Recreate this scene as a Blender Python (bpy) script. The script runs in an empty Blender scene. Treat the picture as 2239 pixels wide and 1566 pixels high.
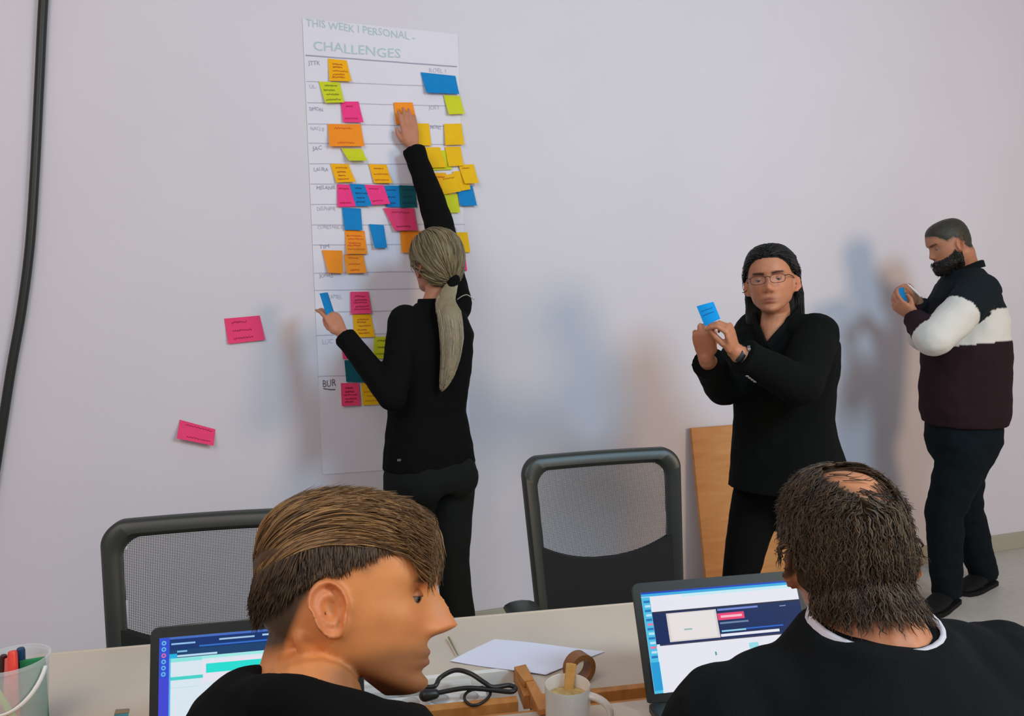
import bpy, bmesh, math, random
import numpy as np
from math import sin, cos, pi, radians, atan, sqrt
from mathutils import Vector, Matrix, Quaternion, noise
from mathutils.bvhtree import BVHTree

random.seed(7)
SC = bpy.context.scene
COL = SC.collection

# ------------------------------------------------------------------ camera
IW, IH, F = 2239.0, 1566.0, 1700.0
CAM_H, ROLL = 1.42, 0.02
PITCH = atan((783 - 660) / F)
fw = Vector((0, cos(PITCH), -sin(PITCH)))
_r0 = Vector((1, 0, 0)); _u0 = Vector((0, sin(PITCH), cos(PITCH)))
rt = _r0 * cos(ROLL) - _u0 * sin(ROLL)
up = _r0 * sin(ROLL) + _u0 * cos(ROLL)
CP = Vector((0, 0, CAM_H))
cd = bpy.data.cameras.new('camera'); co = bpy.data.objects.new('camera', cd); COL.objects.link(co)
cd.sensor_width = 36; cd.lens = F / IW * 36; cd.clip_start = 0.02
co.matrix_world = Matrix(((rt.x, up.x, -fw.x, CP.x), (rt.y, up.y, -fw.y, CP.y), (rt.z, up.z, -fw.z, CP.z), (0, 0, 0, 1)))
SC.camera = co

# ------------------------------------------------------------------ world, lamps, exposure
wd = bpy.data.worlds.new('world'); SC.world = wd; wd.use_nodes = True
wd.node_tree.nodes['Background'].inputs[0].default_value = (0.93, 0.90, 0.98, 1)
wd.node_tree.nodes['Background'].inputs[1].default_value = 0.30
def area(name, loc, target, size, energy, color):
    l = bpy.data.lights.new(name, 'AREA'); l.size = size; l.energy = energy; l.color = color; l.shape = 'DISK'
    o = bpy.data.objects.new(name, l); COL.objects.link(o); o.location = loc
    o.rotation_euler = (Vector(target) - Vector(loc)).to_track_quat('-Z', 'Y').to_euler()
    return o
area('ceiling_lamp_cool', (1.95, 0.1, 2.85), (0.6, 3.2, 1.0), 0.85, 52, (0.48, 0.78, 1.0))
area('window_lamp_warm', (3.9, -0.2, 2.15), (0.3, 3.0, 1.2), 1.1, 64, (1.0, 0.68, 0.42))
area('fill_light_left', (-1.2, -0.4, 2.95), (-0.6, 2.6, 0.9), 2.0, 32, (1.0, 0.86, 0.78))  # added fill without a known source, brightens the left of the wall
vs = SC.view_settings
vs.view_transform = 'Standard'; vs.look = 'None'; vs.exposure = 0.12; vs.gamma = 1.0; vs.use_curve_mapping = False

# ------------------------------------------------------------------ pixel helpers (a pixel is only a direction)
def ray(x, y): return fw + rt * ((x - 1119.5) / F) - up * ((y - 783) / F)
def P(x, y, Z): return CP + ray(x, y) * Z
def onz(x, y, z):
    v = ray(x, y); return CP + v * ((z - CAM_H) / v.z)
WN = Vector((0.324, -1, 0)).normalized(); WU = Vector((1, 0.324, 0)).normalized(); WV = Vector((0, 0, 1))
W0 = Vector((0, 3.33, 0))
def onw(x, y, off=0.0):
    v = ray(x, y); return CP + v * (((W0 + WN * off) - CP).dot(WN) / v.dot(WN))

# ------------------------------------------------------------------ materials
MATS = {}
def mat(name, col, rough=0.6, var=0.0, scale=20, bump=0.0, bscale=80, metal=0, spec=0.5, emit=0, attr=False, alpha=None, trans=0, coat=0, sheen=0):
    if name in MATS: return MATS[name]
    m = bpy.data.materials.new(name); m.use_nodes = True; MATS[name] = m
    nt = m.node_tree; b = nt.nodes['Principled BSDF']
    b.inputs['Roughness'].default_value = rough; b.inputs['Metallic'].default_value = metal
    b.inputs['Specular IOR Level'].default_value = spec
    c = (*col, 1)
    b.inputs['Base Color'].default_value = c
    b.inputs['Coat Weight'].default_value = coat
    b.inputs['Sheen Weight'].default_value = sheen
    src = None
    if attr:
        a = nt.nodes.new('ShaderNodeAttribute'); a.attribute_name = 'Col'; src = a.outputs['Color']
        nt.links.new(src, b.inputs['Base Color'])
    if var > 0:
        tc = nt.nodes.new('ShaderNodeTexCoord'); n = nt.nodes.new('ShaderNodeTexNoise'); n.inputs['Scale'].default_value = scale
        n.inputs['Detail'].default_value = 5; nt.links.new(tc.outputs['Object'], n.inputs['Vector'])
        r = nt.nodes.new('ShaderNodeMapRange'); r.inputs[1].default_value = 0.3; r.inputs[2].default_value = 0.7
        r.inputs[3].default_value = 1 - var; r.inputs[4].default_value = 1 + var; nt.links.new(n.outputs[0], r.inputs[0])
        x = nt.nodes.new('ShaderNodeMix'); x.data_type = 'RGBA'; x.blend_type = 'MULTIPLY'; x.inputs[0].default_value = 1
        if src: nt.links.new(src, x.inputs[6])
        else: x.inputs[6].default_value = c
        nt.links.new(r.outputs[0], x.inputs[7]); nt.links.new(x.outputs[2], b.inputs['Base Color']); src = x.outputs[2]
    if bump > 0:
        tc = nt.nodes.new('ShaderNodeTexCoord'); n = nt.nodes.new('ShaderNodeTexNoise'); n.inputs['Scale'].default_value = bscale
        nt.links.new(tc.outputs['Object'], n.inputs['Vector'])
        bp = nt.nodes.new('ShaderNodeBump'); bp.inputs['Strength'].default_value = bump; bp.inputs['Distance'].default_value = 0.003
        nt.links.new(n.outputs[0], bp.inputs['Height']); nt.links.new(bp.outputs[0], b.inputs['Normal'])
    if emit > 0:
        b.inputs['Emission Strength'].default_value = emit
        if src: nt.links.new(src, b.inputs['Emission Color'])
        else: b.inputs['Emission Color'].default_value = c
    if trans > 0:
        b.inputs['Transmission Weight'].default_value = trans
    if alpha is not None: b.inputs['Alpha'].default_value = alpha
    return m

def wood_mat(name, c1, c2, sc=(3, 40, 40)):
    if name in MATS: return MATS[name]
    m = bpy.data.materials.new(name); m.use_nodes = True; MATS[name] = m
    nt = m.node_tree; b = nt.nodes['Principled BSDF']; b.inputs['Roughness'].default_value = 0.55
    tc = nt.nodes.new('ShaderNodeTexCoord'); mp = nt.nodes.new('ShaderNodeMapping'); mp.inputs['Scale'].default_value = sc
    n = nt.nodes.new('ShaderNodeTexNoise'); n.inputs['Scale'].default_value = 2.0; n.inputs['Detail'].default_value = 6; n.inputs['Distortion'].default_value = 0.6
    r = nt.nodes.new('ShaderNodeValToRGB'); r.color_ramp.elements[0].color = (*c1, 1); r.color_ramp.elements[1].color = (*c2, 1)
    r.color_ramp.elements[0].position = 0.3; r.color_ramp.elements[1].position = 0.7
    nt.links.new(tc.outputs['Object'], mp.inputs[0]); nt.links.new(mp.outputs[0], n.inputs['Vector']); nt.links.new(n.outputs[0], r.inputs[0]); nt.links.new(r.outputs[0], b.inputs['Base Color'])
    return m

def mesh_fabric(name, col, sc, fill):
    # see-through woven net: rows of small holes
    if name in MATS: return MATS[name]
    m = bpy.data.materials.new(name); m.use_nodes = True; MATS[name] = m
    nt = m.node_tree; b = nt.nodes['Principled BSDF']; b.inputs['Base Color'].default_value = (*col, 1); b.inputs['Roughness'].default_value = 0.8
    uv = nt.nodes.new('ShaderNodeAttribute'); uv.attribute_name = 'net'
    sp = nt.nodes.new('ShaderNodeSeparateXYZ'); nt.links.new(uv.outputs['Vector'], sp.inputs[0])
    def math(op, a, bb=None):
        q = nt.nodes.new('ShaderNodeMath'); q.operation = op
        for i, v in enumerate((a, bb)):
            if v is None: continue
            if isinstance(v, (int, float)): q.inputs[i].default_value = v
            else: nt.links.new(v, q.inputs[i])
        return q.outputs[0]
    su = math('SINE', math('MULTIPLY', sp.outputs[0], sc)); sv = math('SINE', math('MULTIPLY', sp.outputs[1], sc))
    hole = math('GREATER_THAN', math('MULTIPLY', su, sv), fill)
    t = nt.nodes.new('ShaderNodeBsdfTransparent'); mx = nt.nodes.new('ShaderNodeMixShader')
    nt.links.new(hole, mx.inputs[0]); nt.links.new(b.outputs[0], mx.inputs[1]); nt.links.new(t.outputs[0], mx.inputs[2])
    nt.links.new(mx.outputs[0], nt.nodes['Material Output'].inputs['Surface'])
    return m

# ------------------------------------------------------------------ geometry collector
def V(*a): return Vector(a)
class Geo:
    def __init__(s): s.v = []; s.f = []; s.c = []
    def _col(s, c, n):
        if c is not None: s.c += [c] * n
    def grid(s, rows, closed=True, col=None):
        n = len(rows[0]); b = len(s.v)
        for r in rows: s.v += [Vector(p) for p in r]
        for i in range(len(rows) - 1):
            for j in range(n if closed else n - 1):
                k = (j + 1) % n
                s.f.append((b + i * n + j, b + i * n + k, b + (i + 1) * n + k, b + (i + 1) * n + j))
        s._col(col, n * len(rows)); return b
    def loft(s, rows, cap0=True, cap1=True, col=None):
        n = len(rows[0]); b = s.grid(rows, True, col)
        if cap0: s.f.append(tuple(b + j for j in reversed(range(n))))
        if cap1: s.f.append(tuple(b + (len(rows) - 1) * n + j for j in range(n)))
    def tube(s, pts, rad, side=None, n=14, round0=True, round1=True, col=None):
        pts = [Vector(p) for p in pts]; m = len(pts)
        rad = [(r, r) if isinstance(r, (int, float)) else r for r in rad]
        tan = []
        for i in range(m):
            t = (pts[min(i + 1, m - 1)] - pts[max(i - 1, 0)]); tan.append(t.normalized())
        if side is None:
            side = tan[0].orthogonal().normalized()
        side = Vector(side)
        rows = []; sd = side
        def ring(c, t, sdv, rx, ry):
            a = (sdv - t * sdv.dot(t)).normalized(); b = t.cross(a)
            return [c + a * (rx * cos(2 * pi * k / n)) + b * (ry * sin(2 * pi * k / n)) for k in range(n)]
        if round0:
            for q in (80, 55, 28):
                h = radians(q); rr = min(rad[0]); rows.append(ring(pts[0] - tan[0] * rr * sin(h), tan[0], side, rad[0][0] * cos(h), rad[0][1] * cos(h)))
        for i in range(m): rows.append(ring(pts[i], tan[i], side, *rad[i]))
        if round1:
            for q in (28, 55, 80):
                h = radians(q); rr = min(rad[-1]); rows.append(ring(pts[-1] + tan[-1] * rr * sin(h), tan[-1], side, rad[-1][0] * cos(h), rad[-1][1] * cos(h)))
        s.loft(rows, col=col)
    def ell(s, c, r, R=None, n=16, m=10, col=None):
        c = Vector(c); R = R or Matrix.Identity(3); rows = []
        for i in range(m + 1):
            h = -pi / 2 + pi * (i + 0.02) / (m + 0.04)
            rows.append([c + R @ Vector((r[0] * cos(h) * cos(2 * pi * k / n), r[1] * cos(h) * sin(2 * pi * k / n), r[2] * sin(h))) for k in range(n)])
        s.loft(rows, col=col)
    def box(s, c, h, R=None, col=None):
        c = Vector(c); R = R or Matrix.Identity(3); b = len(s.v)
        for z in (-1, 1):
            for x, y in ((-1, -1), (1, -1), (1, 1), (-1, 1)):
                s.v.append(c + R @ Vector((x * h[0], y * h[1], z * h[2])))
        s.f += [(b + 3, b + 2, b + 1, b), (b + 4, b + 5, b + 6, b + 7)] + [(b + i, b + (i + 1) % 4, b + 4 + (i + 1) % 4, b + 4 + i) for i in range(4)]
        s._col(col, 8)
    def quad(s, a, b, c, d, col=None):
        k = len(s.v); s.v += [Vector(a), Vector(b), Vector(c), Vector(d)]; s.f.append((k, k + 1, k + 2, k + 3)); s._col(col, 4)
    def prism(s, poly, dvec, col=None):
        n = len(poly); b = len(s.v); dvec = Vector(dvec)
        s.v += [Vector(p) for p in poly] + [Vector(p) + dvec for p in poly]
        s.f.append(tuple(range(b, b + n))[::-1]); s.f.append(tuple(range(b + n, b + 2 * n)))
        for i in range(n): s.f.append((b + i, b + (i + 1) % n, b + n + (i + 1) % n, b + n + i))
        s._col(col, 2 * n)
    def add(s, g, M=None):
        b = len(s.v); s.v += [(M @ v if M else v) for v in g.v]; s.f += [tuple(i + b for i in f) for f in g.f]; s.c += g.c
    def xf(s, M): s.v = [M @ v for v in s.v]; return s

ORG = {}
def org(o): return ORG.get(o.name, Vector((0, 0, 0))) if o else Vector((0, 0, 0))
def link_mesh(name, me, parent=None, origin=None):
    o = bpy.data.objects.new(name, me); COL.objects.link(o)
    po = org(parent); oo = Vector(origin) if origin is not None else po
    if parent: o.parent = parent
    o.location = oo - po; ORG[o.name] = oo
    return o
def fix(me):
    bm = bmesh.new(); bm.from_mesh(me); bmesh.ops.recalc_face_normals(bm, faces=bm.faces); bm.to_mesh(me); bm.free()
def mk(name, geo, material, parent=None, origin=None, smooth=False, bevel=0, kind=None, recalc=True, label=None, cat=None, group=None, autos=None):
    oo = Vector(origin) if origin is not None else org(parent)
    me = bpy.data.meshes.new(name); me.from_pydata([tuple(v - oo) for v in geo.v], [], geo.f)
    if recalc: fix(me)
    if geo.c:
        a = me.color_attributes.new('Col', 'FLOAT_COLOR', 'POINT')
        a.data.foreach_set('color', np.array([(*c, 1.0) for c in geo.c], dtype=np.float32).ravel())
    me.materials.append(material)
    if smooth:
        me.polygons.foreach_set('use_smooth', [True] * len(me.polygons))
        if autos: me.set_sharp_from_angle(angle=radians(autos))
    o = link_mesh(name, me, parent, oo)
    if bevel:
        md = o.modifiers.new('bevel', 'BEVEL'); md.width = bevel; md.segments = 2; md.limit_method = 'ANGLE'; md.angle_limit = radians(40)
    tag(o, label, cat, group, kind); return o
def tag(o, label=None, cat=None, group=None, kind=None):
    if label: o['label'] = label
    if cat: o['category'] = cat
    if group: o['group'] = group
    if kind: o['kind'] = kind
    return o
def empty(name, loc, label, cat, group=None):
    o = bpy.data.objects.new(name, None); COL.objects.link(o); o.location = loc; ORG[o.name] = Vector(loc)
    o.empty_display_size = 0.1
    return tag(o, label, cat, group)

def remesh(geo, voxel, smooth=4, wrinkle=0, wscale=9.0, stretch=(1, 1, 1), factor=0.5):
    """union of overlapping closed shapes -> one continuous surface (verts, faces as numpy / list)"""
    me = bpy.data.meshes.new('tmp'); me.from_pydata([tuple(v) for v in geo.v], [], geo.f); fix(me)
    o = bpy.data.objects.new('tmp', me); COL.objects.link(o)
    r = o.modifiers.new('r', 'REMESH'); r.mode = 'VOXEL'; r.voxel_size = voxel
    if smooth:
        s = o.modifiers.new('s', 'SMOOTH'); s.iterations = smooth; s.factor = factor
    dg = bpy.context.evaluated_depsgraph_get(); dg.update()
    m2 = bpy.data.meshes.new_from_object(o.evaluated_get(dg))
    bpy.data.objects.remove(o); bpy.data.meshes.remove(me)
    if wrinkle:
        nv = len(m2.vertices); co = np.empty(nv * 3, np.float32); no = np.empty(nv * 3, np.float32)
        m2.vertices.foreach_get('co', co); m2.vertices.foreach_get('normal', no)
        co = co.reshape(-1, 3); no = no.reshape(-1, 3)
        d = np.array([noise.noise((p[0] * wscale * stretch[0], p[1] * wscale * stretch[1], p[2] * wscale * stretch[2])) + 0.5 * noise.noise((p[0] * wscale * 2.3, p[1] * wscale * 2.3, p[2] * wscale * 2.3 + 7)) for p in co], np.float32)
        co += no * (d * wrinkle)[:, None]
        m2.vertices.foreach_set('co', co.ravel())
    m2.polygons.foreach_set('use_smooth', [True] * len(m2.polygons))
    return m2
def mcoords(me):
    c = np.empty(len(me.vertices) * 3, np.float32); me.vertices.foreach_get('co', c); return c.reshape(-1, 3)
def setcol(me, cols):
    a = me.color_attributes.new('Col', 'FLOAT_COLOR', 'POINT')
    cc = np.ones((len(cols), 4), np.float32); cc[:, :3] = cols
    a.data.foreach_set('color', cc.ravel())
def put(name, me, material, parent, label=None):
    oo = org(parent); me.transform(Matrix.Translation(-oo)); me.name = name; me.materials.clear(); me.materials.append(material)
    return tag(link_mesh(name, me, parent, oo), label)
def sstep(a, b, x):
    t = np.clip((x - a) / (b - a), 0, 1); return t * t * (3 - 2 * t)
# ------------------------------------------------------------------ the room
wall_m = mat('wall_paint', (0.70, 0.68, 0.73), 0.75, var=0.015, scale=2.5, bump=0.05, bscale=220, spec=0.25)
floor_m = mat('floor_vinyl', (0.50, 0.475, 0.42), 0.45, var=0.06, scale=30)
g = Geo(); RW = Matrix((WU, -WN, WV)).transposed()
g.box(W0 - WN * 0.06 + WV * 1.6, (4.6, 0.06, 1.6), RW)
mk('wall_back', g, wall_m, kind='structure')
g = Geo(); g.box((0.2, 1.4, -0.05), (5.0, 4.2, 0.05)); mk('floor', g, floor_m, kind='structure')
g = Geo(); g.box(W0 + WN * 0.008 + WV * 0.045, (4.6, 0.008, 0.045), RW)
mk('baseboard_back', g, mat('baseboard_paint', (0.40, 0.385, 0.30), 0.5), kind='structure', bevel=0.002)

# ------------------------------------------------------------------ cord on the wall
pts = [(108, -160), (95, 0), (86, 180), (76, 380), (65, 540), (47, 680), (24, 810), (2, 950), (-20, 1080), (-60, 1230), (-120, 1345)]
def smooth_path(pts, k=6):
    out = []; n = len(pts)
    for i in range(n - 1):
        p0, p1, p2, p3 = pts[max(i - 1, 0)], pts[i], pts[i + 1], pts[min(i + 2, n - 1)]
        for j in range(k):
            t = j / k
            out.append(0.5 * ((2 * p1) + (p2 - p0) * t + (2 * p0 - 5 * p1 + 4 * p2 - p3) * t * t + (3 * p1 - p0 - 3 * p2 + p3) * t ** 3))
    out.append(pts[-1]); return out
wp = smooth_path([onw(x, y, 0.017) for x, y in pts])
g = Geo(); g.tube(wp, [0.0155] * len(wp), n=12)
mk('wall_hose', g, mat('black_rubber', (0.012, 0.016, 0.012), 0.45), smooth=True, label='thick black hose hanging down the pale wall', cat='hose')

# ------------------------------------------------------------------ poster
def wq(px, py, off): return onw(px, py, off)
PT, PR_, PB = wq(661, 40, 0.002), wq(1001, 75, 0.002), wq(706, 1038, 0.002)
pe = empty('wall_poster', PB, 'long white paper poster with handwritten rows taped to the wall', 'poster')
g = Geo()
nu, nv = 8, 24
uax, vax = PR_ - PT, PB - PT
def ppt(u, v, o=0.0): return PT + uax * u + vax * v + WN * (o + 0.0004 * sin(v * 9 + u * 3) * sin(pi * u) + 0.0006)
rows = [[ppt(i / nu, j / nv) for i in range(nu + 1)] for j in range(nv + 1)]
g.grid(rows, False); g.grid([[p - WN * 0.0008 for p in r] for r in rows], False)
paper_m = mat('poster_paper', (0.76, 0.755, 0.83), 0.7, var=0.02, scale=4, spec=0.2)
mk('sheet', g, paper_m, pe, smooth=True, recalc=False)
ink_m = mat('grey_ink', (0.52, 0.51, 0.60), 0.8)
ink2_m = mat('blue_grey_ink', (0.36, 0.37, 0.47), 0.8)
green_ink = mat('pale_green_ink', (0.46, 0.62, 0.62), 0.8)
dark_ink = mat('dark_marker_ink', (0.13, 0.11, 0.11), 0.8)
def ppx(x, y, o=0.0042): return onw(x, y, o)
def stroke(g, pts, w, off=None, nrm=WN):
    """flat ribbon of ink"""
    pts = [Vector(p) for p in pts]
    L, R_ = [], []
    for i, p in enumerate(pts):
        t = (pts[min(i + 1, len(pts) - 1)] - pts[max(i - 1, 0)]).normalized(); s = t.cross(nrm).normalized() * w / 2
        L.append(p + s); R_.append(p - s)
    g.grid([L, R_], False)
for k, (yl, yr, m) in enumerate([(121, 146, ink2_m), (178, 190, ink_m), (224, 232, ink_m), (271, 276, ink_m), (313, 316, ink_m), (358, 359, ink_m), (402, 402, ink_m), (447, 446, ink_m), (492, 490, ink_m), (536, 533, ink_m), (597, 592, ink_m), (635, 630, ink_m), (683, 677, ink_m), (733, 727, ink_m), (823, 815, ink_m)]):
    g = Geo(); xl = 668 + (yl - 120) * 0.038; xr = 998 + (yr - 120) * 0.05
    stroke(g, [ppx(xl + (xr - xl) * t, yl + (yr - yl) * t + random.uniform(-.5, .5)) for t in [i / 10 for i in range(11)]], 0.0045 if k == 0 else 0.003)
    mk('ruled_line', g, m, pe, recalc=False)
def text_mesh(body):
    cu = bpy.data.curves.new('t', 'FONT'); cu.body = body; cu.size = 1.0; cu.resolution_u = 2
    o = bpy.data.objects.new('t', cu); COL.objects.link(o)
    dg = bpy.context.evaluated_depsgraph_get(); dg.update()
    me = bpy.data.meshes.new_from_object(o.evaluated_get(dg)); bpy.data.objects.remove(o)
    v = [Vector(p.co) for p in me.vertices]; f = [tuple(p.vertices) for p in me.polygons]; bpy.data.meshes.remove(me)
    w = max(p.x for p in v); h = max(p.y for p in v)
    return v, f, w, h
def write(body, x0, y0, x1, y1, hpx, m, parent, name='handwriting'):
    """lettering whose baseline runs from (x0,y0) to (x1,y1)"""
    v, f, w, h = text_mesh(body); g = Geo()
    for p in v:
        t = p.x / w; x = x0 + (x1 - x0) * t + p.y / h * -0.5; y = y0 + (y1 - y0) * t - p.y / h * hpx + 1.2 * sin(p.x * 3)
        g.v.append(ppx(x, y))
    g.f = f
    return mk(name, g, m, parent, recalc=False)
write('THIS WEEK I PERSONAL -', 669, 56, 907, 88, 16, green_ink, pe)
write('CHALLENGES', 684, 108, 876, 128, 20, green_ink, pe)
for body, x0, y0, x1, h, m in [('JTTK', 675, 141, 700, 9, ink2_m), ('UL.', 676, 192, 692, 8, ink_m), ('SIMON', 676, 241, 706, 8, ink2_m), ('NACI B', 679, 284, 709, 8, ink_m), ('JAC', 684, 328, 704, 9, ink2_m), ('LAURA', 686, 374, 718, 8, ink2_m),
                              ('MELANIE', 692, 414, 734, 8, ink2_m), ('DELPHINE', 693, 460, 734, 8, ink_m), ('CONSTANCE', 694, 500, 750, 8, ink_m), ('TIM', 698, 543, 720, 8, ink2_m), ('JONAS', 699, 606, 728, 8, ink2_m),
                              ('KAMIEL', 716, 653, 748, 9, ink_m), ('LUC', 704, 752, 728, 10, ink_m), ('ROEL ?', 938, 157, 976, 9, ink_m), ('JOEY', 938, 238, 962, 9, ink_m), ('MONT', 941, 281, 965, 8, ink2_m), ('LENA', 976, 504, 1000, 7, ink_m)]:
    write(body, x0, y0, x1, y0 + (x1 - x0) * (0.08 if y0 < 320 else 0), h, m, pe)
write('BUR', 705, 846, 735, 845, 15, dark_ink, pe)
g = Geo(); stroke(g, [ppx(707, 850), ppx(722, 852), ppx(733, 852)], 0.004); mk('underline', g, dark_ink, pe, recalc=False)

# ------------------------------------------------------------------ sticky notes
def c8(r, g_, b): 
    f = lambda x: (x / 255 / 12.92) if x / 255 <= 0.04045 else ((x / 255 + 0.055) / 1.055) ** 2.4
    return (f(r), f(g_), f(b))
NC = {'amber': c8(246, 180, 18), 'gold': c8(238, 190, 20), 'lime': c8(206, 214, 40), 'pink': c8(243, 62, 136), 'orange': c8(247, 148, 36), 'blue': c8(14, 132, 200), 'teal': c8(12, 92, 104), 'sky': c8(14, 160, 238), 'rose': c8(240, 70, 120)}
NI = {'amber': c8(190, 95, 10), 'gold': c8(190, 120, 10), 'lime': c8(110, 125, 20), 'pink': c8(190, 20, 75), 'orange': c8(205, 90, 15), 'blue': c8(10, 80, 135), 'teal': c8(8, 60, 75), 'sky': c8(10, 110, 180), 'rose': c8(150, 15, 50)}
def note_mats(c): return (mat('note_' + c, NC[c], 0.7, var=0.04, scale=30, spec=0.2), mat('note_ink_' + c, NI[c], 0.8))
def note(corners, c, label, lift=0.008, lines=3, group=None, curl=2.0, base=0.004, seed=0, side=0.0, dark=False):
    """square of paper stuck along its top edge, lower edge standing off the wall"""
    rnd = random.Random(seed); m1, m2 = note_mats(c)
    A, B, C_, D = [onw(x, y, base) for x, y in corners]
    def pt(u, v, o=0.0):
        p = A.lerp(B, u).lerp(D.lerp(C_, u), v)
        k = lift * (v ** curl) * (1 + side * (u - 0.5) * 2)
        q = p + WN * (k + o)
        return q
    n = 7; rows = [[pt(i / n, j / n) for i in range(n + 1)] for j in range(n + 1)]
    g = Geo(); g.grid(rows, False)
    g.grid([[p - WN * 0.0005 for p in r] for r in rows], False)
    # rim closing the sheet
    o = mk('sticky_note', g, m1, origin=(A + B) / 2, smooth=True, recalc=False, label=label, cat='sticky note', group=group)
    if lines:
        g = Geo()
        for k in range(lines):
            v0 = 0.2 + 0.62 * k / max(lines - 1, 1) + rnd.uniform(-.03, .03); u0 = rnd.uniform(0.08, 0.25); u1 = rnd.uniform(0.6, 0.93); nn = 26
            ps = []
            for i in range(nn + 1):
                t = i / nn; ps.append(pt(u0 + (u1 - u0) * t + 0.012 * sin(i * 2.1 + k), v0 + 0.035 * sin(i * 1.9 + k * 2) + rnd.uniform(-.02, .02), 0.0009))
            stroke(g, ps, 0.0022)
            mk('written_line', g, dark_ink if dark else m2, o, recalc=False); g = Geo()
    return o
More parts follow.
